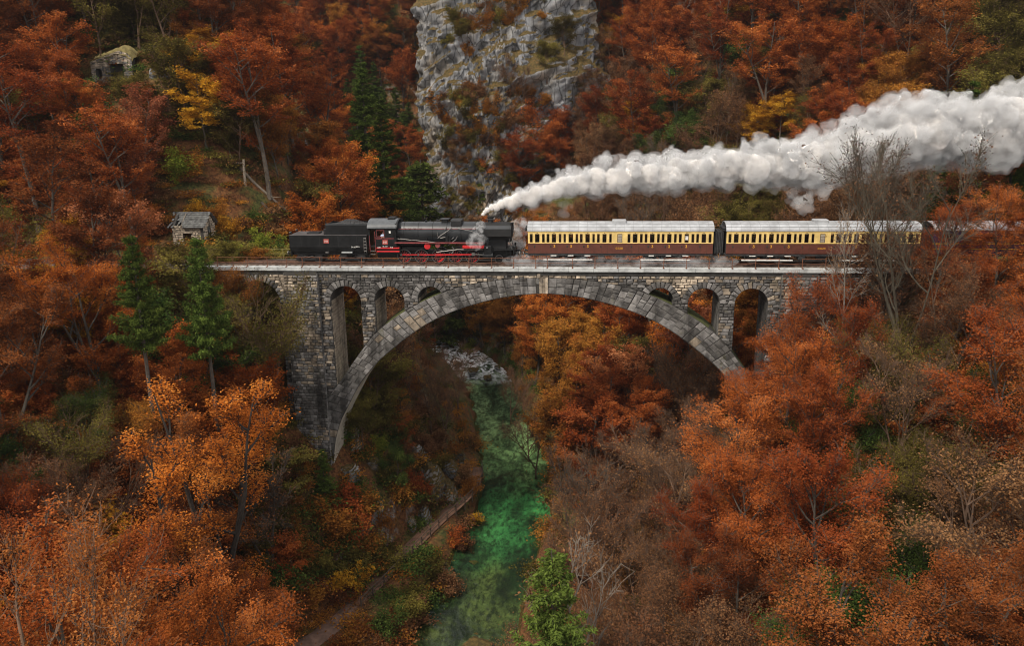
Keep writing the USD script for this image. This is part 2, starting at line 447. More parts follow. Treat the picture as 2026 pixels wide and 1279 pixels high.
BZ = up_z - 33.75 + (fbm(np.stack([RX * 0.5, RY * 0.5, 0 * RX], -1), 4, 13) - 0.5) * 1.0 + 0.012 * ss[None] ** 2
p = part(None, "river_bed", grid_mesh(RX, RY, BZ), bed_mat, True)
say(p, "weed mottled stony bed seen through the green water", "river bed", kind="structure")

# ------------------------------------------------------------------ the viaduct
VW = 4.4                                                      # its width; the near face lies in y = 0
INT = np.array([(0, -2.6), (2, -2.72), (4, -3.02), (6.2, -3.55), (8.5, -4.3), (10.6, -5.2), (12.7, -6.45), (14.7, -7.95), (17, -9.95), (19, -12.4), (20.15, -14.4), (21.25, -16.45), (22.0, -18.9), (22.35, -21.6)])
EXT = np.array([(0, -1.05), (2.5, -1.12), (5, -1.36), (7, -1.72), (8.6, -2.1), (10.2, -2.68), (12.2, -3.58), (14.2, -4.72), (15.6, -5.7), (17.1, -6.95), (19, -9.3), (20.6, -11.5), (21.9, -13.2), (23.2, -14.9), (24.1, -16.5), (24.7, -18.9), (25.0, -21.6)])
_int = densify(INT, 0.1)
_ext = densify(EXT, 0.1)


def arch_pt(s, k):
    """s from -1 (left foot) through 0 (crown) to 1 (right foot); k from 0 (soffit) to 1 (back)"""
    a = abs(s)
    i = _int[np.clip((a * (len(_int) - 1)), 0, len(_int) - 1).astype(int) if isinstance(a, np.ndarray) else int(min(a, 1) * (len(_int) - 1))]
    e = _ext[int(min(a, 1) * (len(_ext) - 1))]
    p = i * (1 - k) + e * k
    return np.array([p[0] * (1 if s >= 0 else -1), p[1]])


stone_cols = dict(dark=(0.095, 0.089, 0.082), grey=(0.180, 0.170, 0.160), warm=(0.265, 0.215, 0.160), pale=(0.42, 0.345, 0.26))


def stone_mat(name, col):
    """weathered stone: grain, a tone of its own for each block, and dark rain streaks with pale lime runs down the wall"""
    c = np.array(col)
    return usdkit.material(stage, "/World/Looks/" + name, {
        "g": ("geometry", {}),
        "n": ("noise_texture", {"scale": 1.3, "detail": 8.0, "roughness": 0.65}),
        "r": ("rgb_ramp", {"ramp": [(0.30, c * 0.35), (0.52, c), (0.75, np.minimum(c * 1.45, .8))]}),
        "mp": ("mapping", {"scale": (1.0, 1.0, 0.10)}),
        "ns": ("noise_texture", {"scale": 0.85, "detail": 5.0, "roughness": 0.6}),
        "rs": ("rgb_ramp", {"ramp": [(0.36, (0.32, 0.31, 0.30)), (0.50, (0.95, 0.95, 0.95)), (0.62, (1.05, 1.05, 1.05)), (0.72, (1.45, 1.42, 1.36))]}),
        "nm": ("noise_texture", {"scale": 0.5, "detail": 6.0, "roughness": 0.7}),
        "rm": ("map_range", {"from_min": 0.60, "from_max": 0.70, "to_max": 0.65, "clamp": True}),
        "mo": ("mix_color", {"b": (0.065, 0.062, 0.025)}),
        "mu": ("mix_color", {"blend_type": "multiply", "fac": 0.9, "use_clamp": False}),
        "oi": ("object_info", {}),
        "mr": ("map_range", {"from_min": 0, "from_max": 1, "to_min": 0.72, "to_max": 1.3}),
        "h": ("hsv", {}),
        "n2": ("noise_texture", {"scale": 8.0, "detail": 5.0}),
        "b": ("bump", {"strength": 0.6, "distance": 0.04}),
        "p": ("principled_bsdf", {"roughness": 0.88, "specular_ior_level": 0.3}),
    }, [("g.position", "n.vector"), ("g.position", "mp.vector"), ("mp.vector", "ns.vector"), ("g.position", "nm.vector"), ("g.position", "n2.vector"), ("n.fac", "r.fac"), ("ns.fac", "rs.fac"), ("r.color", "mu.a"), ("rs.color", "mu.b"), ("nm.fac", "rm.value"), ("rm.result", "mo.fac"), ("mu.result", "mo.a"),
        ("oi.random", "mr.value"), ("mr.result", "h.value"), ("mo.result", "h.color"), ("h.color", "p.base_color"), ("n2.fac", "b.height"), ("b.normal", "p.normal")], surface="p.BSDF")


SM = {k: stone_mat("stone_" + k, v) for k, v in stone_cols.items()}
mortar = plain("mortar", (0.045, 0.041, 0.036), rough=0.95, scale=2.0, bump=0.4)
soffit_mat = plain("soffit_render", (0.42, 0.38, 0.31), rough=0.9, scale=0.9, bump=0.2, vary=0.4)
concrete = plain("coping_concrete", (0.40, 0.41, 0.40), rough=0.85, scale=1.2, bump=0.2, vary=0.3, dirt=(0.23, 0.235, 0.23))
ledge_mat = plain("stained_ledge", (0.055, 0.052, 0.046), rough=0.95, scale=2.0, bump=0.3, vary=0.5)


def pillow(mb, poly, y_front, out, back=0.10, ch=0.045, r=random):
    """one rough faced stone: a convex outline in x-z standing proud of the wall face at y_front"""
    pts = np.array(poly.exterior.coords)[:-1]
    if len(pts) < 3:
        return
    if Polygon(pts).exterior.is_ccw is False:
        pts = pts[::-1]
    c = pts.mean(0)
    o = out * r.uniform(0.65, 1.35)
    d = np.linalg.norm(pts - c, axis=1, keepdims=True)
    inner = c + (pts - c) * np.clip((d - ch) / np.maximum(d, 1e-6), 0.45, 1)
    n = len(pts)
    tilt = np.array([r.uniform(-0.06, 0.06), r.uniform(-0.06, 0.06)])
    yi = y_front - o - (inner - c) @ tilt
    v = np.vstack([np.c_[pts[:, 0], np.full(n, y_front + back), pts[:, 1]], np.c_[pts[:, 0], np.full(n, y_front - o * 0.25), pts[:, 1]], np.c_[inner[:, 0], yi, inner[:, 1]],
                   [[c[0] + r.uniform(-.05, .05), y_front - o - r.uniform(0.0, 0.05), c[1] + r.uniform(-.04, .04)]]])
    f = []
    for k in range(n):
        k2 = (k + 1) % n
        for a in (0, n):
            f += [[a + k, a + k2, a + n + k2], [a + k, a + n + k2, a + n + k]]
        f.append([2 * n + k, 2 * n + k2, 3 * n])
    mb.add(v, f)


def courses(region, h0, h1, w0, w1, gap=0.02, seed=1, min_area=0.03, wob=0.03):
    """coursed rubble filling a region of the wall: a list of convex outlines"""
    r = random.Random(seed)
    x0, z0, x1, z1 = region.bounds
    out, z = [], z1
    while z > z0:
        h = r.uniform(h0, h1)
        x = x0 - r.uniform(0, w1)
        while x < x1:
            w = r.uniform(w0, w1)
            j = lambda a: r.uniform(-a, a)
            split = r.random() < 0.14 and h > 0.3
            for (za, zb) in (((z - h, z - h * 0.5), (z - h * 0.5, z)) if split else ((z - h, z),)):
                q = Polygon([(x + gap + j(wob), za + gap + j(wob)), (x + w - gap + j(wob), za + gap + j(wob)), (x + w - gap + j(wob), zb - gap + j(wob)), (x + gap + j(wob), zb - gap + j(wob))])
                if not q.is_valid:
                    continue
                q = q.intersection(region)
                for g in getattr(q, "geoms", [q]):
                    if g.geom_type == "Polygon" and g.area > min_area:
                        g = g.convex_hull.simplify(0.015)
                        if g.geom_type == "Polygon":
                            out.append(g)
            x += w
        z -= h
    return out


# outline of the face
OPEN = []                                                     # (centre x, half width, crown z)
for s in (-1, 1):
    OPEN += [(s * 11.2, 1.27, -2.0), (s * 15.36, 1.5, -2.0), (s * 19.83, 1.56, -2.0)]
for s in (-1, 1):
    OPEN.append((s * 28.85, 2.25, -1.5))


def opening_poly(cx, hw, top, grow=0.0, bottom=-30):
    a = np.linspace(0, PI, 15)
    r = hw + grow
    spring = top - hw
    return Polygon([(cx + r, bottom)] + [(cx + r * math.cos(t), spring + r * math.sin(t)) for t in a] + [(cx - r, bottom)])


ring_poly = Polygon([arch_pt(s, 1.0) for s in np.linspace(-1, 1, 121)] + [arch_pt(s, 0.0) for s in np.linspace(1, -1, 121)])
above = Polygon([(-33.6, -0.4), (33.6, -0.4), (33.6, -7.5), (31.2, -9.0), (31.2, -21.6)] + [tuple(arch_pt(s, 1.0)) for s in np.linspace(1, -1, 121)] + [(-31.2, -21.6), (-31.2, -9.0), (-33.6, -7.5)])
holes = unary_union([opening_poly(*o) for o in OPEN])
wall_region = above.difference(holes).buffer(0)
core_poly = unary_union([wall_region, ring_poly.buffer(0.02)]).buffer(0)
via = thing("viaduct", "single arched grey stone railway viaduct with smaller arches in its spandrels, carrying the steam train", "viaduct")
core = MB().prism(core_poly, 0.05, VW - 0.05)
masonry = part(via, "masonry", core, mortar)

# pale rendered soffit of the great arch
sof = MB()
sv, sf = [], []
for s in np.linspace(-1, 1, 81):
    pnt = arch_pt(s, 0.0)
    d = pnt - np.array([0, -14.0])
    d = d / np.linalg.norm(d) * 0.03
    sv += [(pnt[0] - d[0], 0.03, pnt[1] - d[1]), (pnt[0] - d[0], VW - 0.03, pnt[1] - d[1])]
sf = [[2 * i, 2 * i + 1, 2 * i + 3, 2 * i + 2] for i in range(80)]
part(via, "soffit", sof.add(sv, sf), soffit_mat)


def place_stones(parent, name, cells, y_front, out, mats, limit=300, key=None, seed=5):
    """each stone its own part up to the limit, the rest joined"""
    r = random.Random(seed)
    order = sorted(cells, key=lambda c: -c[0].area)
    left = {}
    for i, (poly, mk) in enumerate(order):
        if i < limit:
            mb = MB()
            pillow(mb, poly, y_front, out, r=r)
            if mb.v:
                part(parent, name, mb, SM[mk])
        else:
            left.setdefault(mk, MB())
            pillow(left[mk], poly, y_front, out, r=r)
    for mk, mb in left.items():
        if mb.v:
            part(parent, "small_" + name, mb, SM[mk], kind="stuff", label="the remaining smaller stones of this face")


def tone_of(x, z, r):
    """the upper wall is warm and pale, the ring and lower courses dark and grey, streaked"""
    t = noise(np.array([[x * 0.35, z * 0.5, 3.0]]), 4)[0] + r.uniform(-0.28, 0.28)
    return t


r_ = random.Random(21)
# the ring: rows of voussoirs, three or four stones deep
cells = []
L = 54.0
s = -1.0
row = 0
while s < 1.0 - 1e-6:
    i = arch_pt(s, 0.5)
    ds = r_.uniform(0.50, 0.74) / 28.5
    s2 = min(s + ds, 1.0)
    if 1.0 - s2 < 0.006:
        s2 = 1.0
    depth = np.linalg.norm(arch_pt(s, 1) - arch_pt(s, 0))
    n = max(2, int(round(depth / r_.uniform(0.48, 0.80))))
    cuts = np.linspace(0, 1, n + 1)
    cuts[1:-1] += np.array([r_.uniform(-0.11, 0.11) for _ in range(n - 1)])
    if row % 2 and n > 2:
        cuts[1:-1] += 0.09
    for a, b in zip(cuts[:-1], cuts[1:]):
        g0, g1 = 0.02 / (depth), (s2 - s) * 0.035
        quad = Polygon([arch_pt(s + g1, a + g0), arch_pt(s2 - g1, a + g0), arch_pt(s2 - g1, b - g0), arch_pt(s + g1, b - g0)])
        cxx = quad.centroid
        if quad.is_valid and quad.area > 0.02 and abs(cxx.x) > 0.42:
            t = tone_of(cxx.x, cxx.y, r_)
            cells.append((quad, "dark" if t < 0.44 else "grey" if t < 0.93 else "warm"))
    s = s2
    row += 1
ring = part(via, "arch_ring", MB().prism(ring_poly.buffer(-0.06), 0.015, 0.06), mortar)
place_stones(ring, "voussoir", cells, 0.0, 0.07, None, 300, seed=3)
# pale keystones standing the full depth of the crown
for i, xk in enumerate((-0.29, 0.0, 0.29)):
    mb = MB()
    pillow(mb, Polygon([(xk - 0.13, -2.62), (xk + 0.13, -2.62), (xk + 0.14, -0.98), (xk - 0.14, -0.98)]), 0.0, 0.12)
    part(ring, "keystone", mb, SM["pale"] if i != 1 else SM["warm"])

# rings of the small arches
surround = []
for (cx, hw, top) in OPEN:
    spring = top - hw
    n = max(7, int(round(PI * (hw + 0.3) / 0.42)))
    for k in range(n):
        a0, a1 = PI * k / n + 0.02, PI * (k + 1) / n - 0.02
        q = Polygon([(cx + R * math.cos(a), spring + R * math.sin(a)) for R, a in ((hw + 0.02, a0), (hw + 0.62 + r_.uniform(-.08, .1), a0), (hw + 0.62 + r_.uniform(-.08, .1), a1), (hw + 0.02, a1))])
        q = q.intersection(above)
        if q.geom_type == "Polygon" and q.area > 0.04:
            t = tone_of(cx, spring, r_)
            surround.append((q.convex_hull, "dark" if t < 0.40 else "grey" if t < 0.75 else "warm"))
taken = unary_union([c[0].buffer(0.015) for c in surround])
spandrel = part(via, "spandrel_wall", MB().box(-22.0, 22.0, 0.02, 0.049, -1.1, -0.5), mortar)
place_stones(spandrel, "ring_stone", surround, 0.0, 0.06, None, 300, seed=4)

# spandrel wall and the lower wall beside the arch
pil = [sbox(-25.85, -21.4, -22.45, -0.82), sbox(22.45, -21.4, 25.75, -0.82)]
band = sbox(-40, -0.82, 40, 0)
wall = wall_region.difference(taken).difference(unary_union(pil)).difference(band).difference(ring_poly.buffer(0.02)).buffer(-0.005)
cells = []
for g in courses(wall, 0.24, 0.38, 0.30, 0.78, seed=11, wob=0.035, gap=.025):
    c = g.centroid
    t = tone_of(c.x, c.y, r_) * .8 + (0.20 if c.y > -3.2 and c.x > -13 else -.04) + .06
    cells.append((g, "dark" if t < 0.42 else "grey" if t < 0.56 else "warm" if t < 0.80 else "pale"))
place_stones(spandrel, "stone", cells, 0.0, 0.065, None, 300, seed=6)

# the two pilasters beside the openings
for k, pg in enumerate(pil):
    x0, z0, x1, z1 = pg.bounds
    b = MB().box(x0 + 0.03, x1 - 0.03, -0.42, 0.08, z0, z1 + 0.3)
    pr = part(via, "pilaster", b, mortar)
    cells = []
    for g in courses(pg, 0.27, 0.37, 0.36, 0.72, seed=31 + k, wob=0.025, gap=.025):
        c = g.centroid
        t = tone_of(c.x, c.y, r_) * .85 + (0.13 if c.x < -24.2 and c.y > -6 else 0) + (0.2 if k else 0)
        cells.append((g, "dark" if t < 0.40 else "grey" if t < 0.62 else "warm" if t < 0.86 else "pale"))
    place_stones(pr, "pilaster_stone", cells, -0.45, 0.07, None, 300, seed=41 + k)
    side = None                                               # quoins on the returns
    for zz in np.arange(z0, z1, 0.4):
        for xx, sgn in ((x0, -1), (x1, 1)):
            part(pr, "quoin", MB().box(xx - 0.03 if sgn < 0 else xx - 0.02, xx + 0.02 if sgn < 0 else xx + 0.03, -0.43, -0.02, zz + 0.02, zz + 0.38, 0.012), SM["grey"])

# stones of the reveals that the camera sees inside the openings
for (cx, hw, top) in OPEN:
    sgn = -1 if cx < 0 else 1
    xj = cx + sgn * hw
    zb = -30.0
    spring = top - hw
    foot = np.interp(abs(xj), EXT[:, 0], EXT[:, 1]) if abs(xj) < 22 else -13.0
    reveal = MB()
    z = spring
    while z > foot:
        h = r_.uniform(0.34, 0.44)
        y = 0.08 + r_.uniform(0, 0.3)
        while y < VW - 0.1:
            w = r_.uniform(0.5, 0.95)
            reveal.box(xj - 0.05, xj + 0.05, y, min(y + w, VW - 0.05) - 0.03, z - h + 0.03, z, 0.02)
            y += w
        z -= h
    if reveal.v:
        part(via, "reveal", reveal, SM["warm"] if cx < 0 else SM["dark"], label="coursed stones inside the opening")

# stained band and the concrete coping with its joints
part(via, "ledge", MB().box(-33.6, 33.6, -0.10, 0.04, -0.80, -0.42, 0.02), ledge_mat, label="dark stained string course under the coping")
xs = np.r_[np.arange(-36.0, 36.1, 2.4)]
for a, b in zip(xs[:-1], xs[1:]):
    part(via, "coping_slab", MB().box(a + 0.006, b - 0.006, -0.32 + r_.uniform(-.008, .008), 0.34, -0.40, 0.0 + r_.uniform(-.006, .006), 0.025), concrete)
part(via, "coping_slab", MB().box(-36, 36, VW - 0.34, VW + 0.32, -0.40, -0.10, 0.025), ledge_mat, label="coping along the far edge")
# corbels carrying drain spouts on the crown
part(via, "drain_corbel", MB().box(-0.62, -0.30, -0.55, 0.0, -0.98, -0.62, 0.05), SM["warm"])
# mossy benches on the back of the ring inside the openings
moss = plain("ledge_moss", (0.075, 0.085, 0.02), rough=1.0, scale=3.0, bump=0.8, vary=0.6)
for (cx, hw, top) in OPEN[:6]:
    a = np.linspace(cx - hw + 0.06, cx + hw - 0.06, 9)
    zz = np.interp(np.abs(a), EXT[:, 0], EXT[:, 1])
    ok = zz < top - 0.05
    a, zz = a[ok], zz[ok]
    if len(a) < 2:
        continue
    mv, mf = [], []
    for x_, z_ in zip(a, zz):
        mv += [(x_, 0.12, z_ + 0.05), (x_, 0.12, z_ - 0.1), (x_, VW - 0.1, z_ + 0.08), (x_, VW - 0.1, z_ - 0.1)]
    for i in range(len(a) - 1):
        q = 4 * i
        mf += [[q, q + 2, q + 6, q + 4], [q, q + 4, q + 5, q + 1], [q + 2, q + 3, q + 7, q + 6]]
    part(via, "moss_ledge", MB().add(mv, mf), moss)

# ------------------------------------------------------------------ trees
def branchlet(r, p0, d0, length, n, up, wander):
    """a bent polyline that starts along d0 and curves upward"""
    pts, d, p = [p0], np.array(d0, float), np.array(p0, float)
    st = length / n
    for _ in range(n):
        d = d + r.normal(0, wander, 3) + np.array([0, 0, up])
        d /= np.linalg.norm(d)
        p = p + d * st
        pts.append(p.copy())
    return np.array(pts)


def leaf_quads(r, P, size, flat=0.55, spread=(0.3, 0.3, 0.14), long=1.5, along=None):
    """diamond leaves round the points P; flat pulls their faces upward"""
    n = len(P)
    C = P + r.normal(0, 1, (n, 3)) * np.array(spread)
    N = r.normal(0, 1, (n, 3))
    N[:, 2] = np.abs(N[:, 2]) + flat * 2.0
    N /= np.linalg.norm(N, axis=1, keepdims=True)
    A = r.normal(0, 1, (n, 3)) if along is None else along + r.normal(0, 0.35, (n, 3))
    A -= N * (A * N).sum(1, keepdims=True)
    A /= np.linalg.norm(A, axis=1, keepdims=True)
    B = np.cross(N, A)
    s = size * r.uniform(0.65, 1.35, (n, 1))
    a, b = A * s * long * 0.5, B * s * 0.5
    droop = N * s * 0.18
    V = np.stack([C - a, C + b * 0.9 + droop, C + a - droop * 0.6, C - b * 0.9 + droop], 1).reshape(-1, 3)
    i = np.arange(n)[:, None] * 4
    F = np.vstack([i + [0, 1, 2], i + [0, 2, 3]])
    return V, F


def make_tree(seed, H_, R, base=0.3, limbs=12, subs=6, twigs=4, leaves=7000, size=0.24, lean=0.03, el=(0.5, 1.0), up=0.06, flat=0.6, spread=(0.34, 0.34, 0.15), rad=None, fork=0, twig_r=0.02, inner=0.25):
    """a broadleaf tree: (wood, leaves, leaf tone)"""
    r = np.random.default_rng(seed)
    wood = MB()
    r0 = rad or H_ * 0.016
    trunk = branchlet(r, np.array([0, 0, -0.6]), [r.normal(0, lean), r.normal(0, lean), 1.0], H_ * 0.96 + 0.6, 9, 0.03, 0.05)
    tz = trunk[:, 2]
    wood.tube(trunk, np.linspace(r0, r0 * 0.12, len(trunk)), 6)
    wood.tube([trunk[0] + [0, 0, 0.3], trunk[0] + [0, 0, 1.1]], [r0 * 1.6, r0 * 0.95], 6)
    stems = [trunk]
    for _ in range(fork):
        t = r.uniform(0.12, 0.3)
        p0 = np.array([np.interp(t * H_, tz, trunk[:, k]) for k in range(3)])
        a = r.uniform(0, 2 * PI)
        st = branchlet(r, p0, [0.5 * math.cos(a), 0.5 * math.sin(a), 1], H_ * (0.9 - t), 7, 0.12, 0.06)
        wood.tube(st, np.linspace(r0 * 0.7, r0 * 0.1, len(st)), 5)
        stems.append(st)
    tips = []
    for k in range(limbs):
        st = stems[k % len(stems)]
        t = base + (0.97 - base) * (k + r.uniform(0, 1)) / limbs
        j = t * (len(st) - 1)
        i = min(int(j), len(st) - 2)
        p0 = st[i] + (st[i + 1] - st[i]) * (j - i)
        a = k * 2.39996 + r.normal(0, 0.35)
        prof = math.sin(PI * min(1, max(0.08, (t - base) / (1 - base) * 0.86 + 0.16))) ** 0.7
        ln = R * (0.45 + 0.75 * prof) * r.uniform(0.75, 1.15)
        e = r.uniform(*el) * (0.6 + 0.6 * t)
        lb = branchlet(r, p0, [math.cos(a) * math.cos(e), math.sin(a) * math.cos(e), math.sin(e)], ln, 6, up, 0.10)
        rb = r0 * 0.42 * (1 - 0.6 * t) + 0.015
        wood.tube(lb, np.linspace(rb, rb * 0.2, len(lb)), 4, cap=False)
        for m in range(subs):
            u = (m + r.uniform(0.3, 1)) / subs
            u = inner + (1 - inner) * u
            jj = u * (len(lb) - 1)
            ii = min(int(jj), len(lb) - 2)
            q0 = lb[ii] + (lb[ii + 1] - lb[ii]) * (jj - ii)
            dd = lb[ii + 1] - lb[ii]
            dd /= np.linalg.norm(dd)
            side = np.cross(dd, [0, 0, 1]) * (1 if m % 2 else -1)
            d1 = dd * 0.7 + side * r.uniform(0.4, 1.0) + np.array([0, 0, r.normal(0.05, 0.18)])
            sb = branchlet(r, q0, d1 / np.linalg.norm(d1), ln * r.uniform(0.30, 0.52) * (1.15 - 0.4 * u), 4, 0.03, 0.12)
            wood.tube(sb, np.linspace(rb * 0.35, 0.012, len(sb)), 3, cap=False)
            tips.append(sb)
            for _ in range(twigs):
                v = r.uniform(0.25, 1)
                s0 = sb[0] + (sb[-1] - sb[0]) * v
                d2 = (sb[-1] - sb[0]) / (np.linalg.norm(sb[-1] - sb[0]) + 1e-9) + r.normal(0, 0.55, 3) + np.array([0, 0, 0.12])
                tw = branchlet(r, s0, d2 / np.linalg.norm(d2), ln * r.uniform(0.12, 0.26), 2, 0.05, 0.15)
                wood.tube(tw, [twig_r, twig_r * 0.7, twig_r * 0.35], 3, cap=False)
                tips.append(tw)
    if not leaves:
        return wood.mesh(), None, None
    lens = np.array([np.linalg.norm(np.diff(t, axis=0), axis=1).sum() for t in tips])
    pick = r.choice(len(tips), leaves, p=lens / lens.sum())
    u = r.uniform(0.1, 1.05, leaves)
    P = np.empty((leaves, 3))
    for i in np.unique(pick):
        mk = pick == i
        t = tips[i]
        jj = u[mk] * (len(t) - 1)
        ii = np.minimum(jj.astype(int), len(t) - 2)
        P[mk] = t[ii] + (t[ii + 1] - t[ii]) * (jj - ii)[:, None]
    V, F = leaf_quads(r, P, size, flat, spread)
    cl = fbm(P / 1.6 + seed, 3, seed)
    tone = np.clip((cl - 0.5) * 2.0 + 0.5 + r.normal(0, 0.12, leaves), 0, 1)
    return wood.mesh(), (V, F), np.repeat(tone, 4)


def make_conifer(seed, H_, R, whorls=20, leaves=6500, size=0.2, droop=0.25, gap=0.0, per=9, low=0.10):
    r = np.random.default_rng(seed)
    wood = MB()
    r0 = H_ * 0.014
    wood.tube([[0, 0, -0.6], [0, 0, H_ * 0.5], [r.normal(0, .1), r.normal(0, .1), H_]], [r0, r0 * 0.6, 0.02], 6)
    P, A = [], []
    for k in range(whorls):
        t = low + (1 - low) * (k / whorls) ** 0.95
        nb = max(4, int(per * (1.1 - 0.5 * t)))
        for b in range(nb):
            if r.random() < gap:
                continue
            a = b / nb * 2 * PI + k * 0.7 + r.normal(0, 0.2)
            ln = R * (1.02 - (t - low) / (1 - low) * .98) ** 0.85 * r.uniform(0.7, 1.15) + 0.15
            p0 = np.array([0, 0, t * H_ + r.normal(0, 0.1)])
            lb = branchlet(r, p0, [math.cos(a), math.sin(a), 0.15 - droop * (1 - t)], ln, 5, 0.02 + 0.05 * (1 - t), 0.05)
            wood.tube(lb, np.linspace(0.035, 0.01, len(lb)), 3, cap=False)
            n = int(16 * ln) + 6
            u = r.uniform(0.12, 1.03, n)
            jj = u * (len(lb) - 1)
            ii = np.minimum(jj.astype(int), len(lb) - 2)
            q = lb[ii] + (lb[ii + 1] - lb[ii]) * (jj - ii)[:, None]
            d = (lb[-1] - lb[0]) / np.linalg.norm(lb[-1] - lb[0])
            sd = np.cross(d, [0, 0, 1]) * r.choice([-1, 1], n)[:, None]
            w = (1.1 - u)[:, None] * ln * 0.28
            q = q + sd * w * r.uniform(0, 1, (n, 1)) - np.array([0, 0, 0.08])
            P.append(q)
            A.append(d * 0.8 + sd * 0.8 - np.array([0, 0, 0.25]))
    P, A = np.vstack(P), np.vstack(A)
    if len(P) < leaves:
        k = r.integers(0, len(P), leaves - len(P))
        P, A = np.vstack([P, P[k] + r.normal(0, 0.12, (len(k), 3))]), np.vstack([A, A[k]])
    V, F = leaf_quads(r, P, size, 0.35, (0.08, 0.08, 0.06), 2.6, A)
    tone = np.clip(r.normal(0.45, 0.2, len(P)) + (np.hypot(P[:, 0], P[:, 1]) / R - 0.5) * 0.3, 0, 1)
    return wood.mesh(), (V, F), np.repeat(tone, 4)


def make_bush(seed, H_, R, stems=9, leaves=1500, size=0.2, twigs=3):
    r = np.random.default_rng(seed)
    wood = MB()
    tips = []
    for k in range(stems):
        a = r.uniform(0, 2 * PI)
        e = r.uniform(0.5, 1.4)
        st = branchlet(r, np.array([r.normal(0, .15), r.normal(0, .15), -0.2]), [math.cos(a) * math.cos(e), math.sin(a) * math.cos(e), math.sin(e)], H_ * r.uniform(0.7, 1.05) * (0.6 + 0.4 * math.sin(e)), 5, 0.03, 0.15)
        st[:, :2] *= R / H_ * 1.3
        wood.tube(st, np.linspace(0.04, 0.01, len(st)), 3, cap=False)
        tips.append(st[1:])
        for _ in range(twigs):
            s0 = st[r.integers(2, len(st))]
            tw = branchlet(r, s0, r.normal(0, 1, 3) + [0, 0, 0.5], H_ * 0.3, 2, 0.05, 0.2)
            wood.tube(tw, [0.015, 0.01, 0.006], 3, cap=False)
            tips.append(tw)
    T = [t[i] + (t[i + 1] - t[i]) * r.uniform() for t in (tips[j] for j in r.integers(0, len(tips), leaves)) for i in [r.integers(0, len(t) - 1)]]
    P = np.array(T)
    V, F = leaf_quads(r, P, size, 0.4, (0.22, 0.22, 0.16))
    tone = np.clip(fbm(P / 0.8 + seed, 2, seed) + r.normal(0, 0.18, leaves), 0, 1)
    return wood.mesh(), (V, F), np.repeat(tone, 4)


bark = plain("bark", (0.075, 0.060, 0.046), rough=0.95, scale=3.0, bump=0.6, vary=0.4, obj=0.25)
bark_pale = plain("bark_pale", (0.20, 0.165, 0.125), rough=0.95, scale=3.0, bump=0.4, vary=0.35, obj=0.2)
twig_brown = plain("twig_brown", (0.105, 0.062, 0.038), rough=0.95, scale=2.0, bump=0.3, vary=0.35, obj=0.25)
LM = {
    "rust": leaf_mat("leaves_rust", [(0.13, 0.030, 0.010), (0.27, 0.064, 0.016), (0.38, 0.098, 0.024), (0.45, 0.145, 0.042)]),
    "orange": leaf_mat("leaves_orange", [(0.18, 0.044, 0.010), (0.33, 0.082, 0.015), (0.44, 0.125, 0.022), (0.50, 0.18, 0.038)]),
    "pink": leaf_mat("leaves_copper", [(0.14, 0.041, 0.017), (0.27, 0.080, 0.033), (0.37, 0.125, 0.054), (0.43, 0.165, 0.078)]),
    "dark": leaf_mat("leaves_dark_rust", [(0.080, 0.026, 0.010), (0.165, 0.048, 0.015), (0.25, 0.075, 0.021), (0.33, 0.115, 0.036)]),
    "brown": leaf_mat("leaves_brown", [(0.070, 0.034, 0.017), (0.145, 0.067, 0.031), (0.21, 0.098, 0.045), (0.26, 0.13, 0.062)]),
    "gold": leaf_mat("leaves_gold", [(0.22, 0.090, 0.010), (0.42, 0.19, 0.016), (0.54, 0.28, 0.026), (0.60, 0.36, 0.04)]),
    "ochre": leaf_mat("leaves_ochre", [(0.13, 0.050, 0.012), (0.27, 0.105, 0.018), (0.36, 0.155, 0.028), (0.40, 0.13, 0.03)]),
    "olive": leaf_mat("leaves_olive", [(0.040, 0.032, 0.009), (0.085, 0.070, 0.016), (0.145, 0.115, 0.025), (0.21, 0.165, 0.040)]),
    "green": leaf_mat("leaves_green", [(0.020, 0.035, 0.010), (0.045, 0.075, 0.016), (0.085, 0.12, 0.026), (0.15, 0.18, 0.04)]),
    "lime": leaf_mat("leaves_lime", [(0.06, 0.085, 0.012), (0.14, 0.17, 0.022), (0.25, 0.26, 0.035), (0.34, 0.32, 0.05)]),
    "fir": leaf_mat("needles_dark", [(0.022, 0.034, 0.008), (0.050, 0.074, 0.014), (0.080, 0.108, 0.020), (0.115, 0.140, 0.028)], transl=0.12),
    "spruce": leaf_mat("needles_fresh", [(0.036, 0.054, 0.012), (0.078, 0.108, 0.020), (0.125, 0.162, 0.032), (0.175, 0.215, 0.048)], transl=0.15),
}

stage.CreateClassPrim("/World/Prototypes")


def proto(name, made, leaf, wood_mat=bark):
    x = UsdGeom.Xform.Define(stage, "/World/Prototypes/" + name)
    wood, lv, tone = made
    part(x.GetPrim(), "trunk", wood, wood_mat)
    if lv is not None:
        part(x.GetPrim(), "crown", lv, LM[leaf], tone=tone)
    return x.GetPrim()


PR = {}                                                       # family -> [(prim, height, crown radius)]


def fam(key, *items):
    PR[key] = [(proto(f"{key}_{chr(97 + i)}", made, leaf, wm), h, rr) for i, (made, leaf, wm, h, rr) in enumerate(items)]


def broad(seed, h, r, **k):
    return make_tree(seed, h, r, **k)


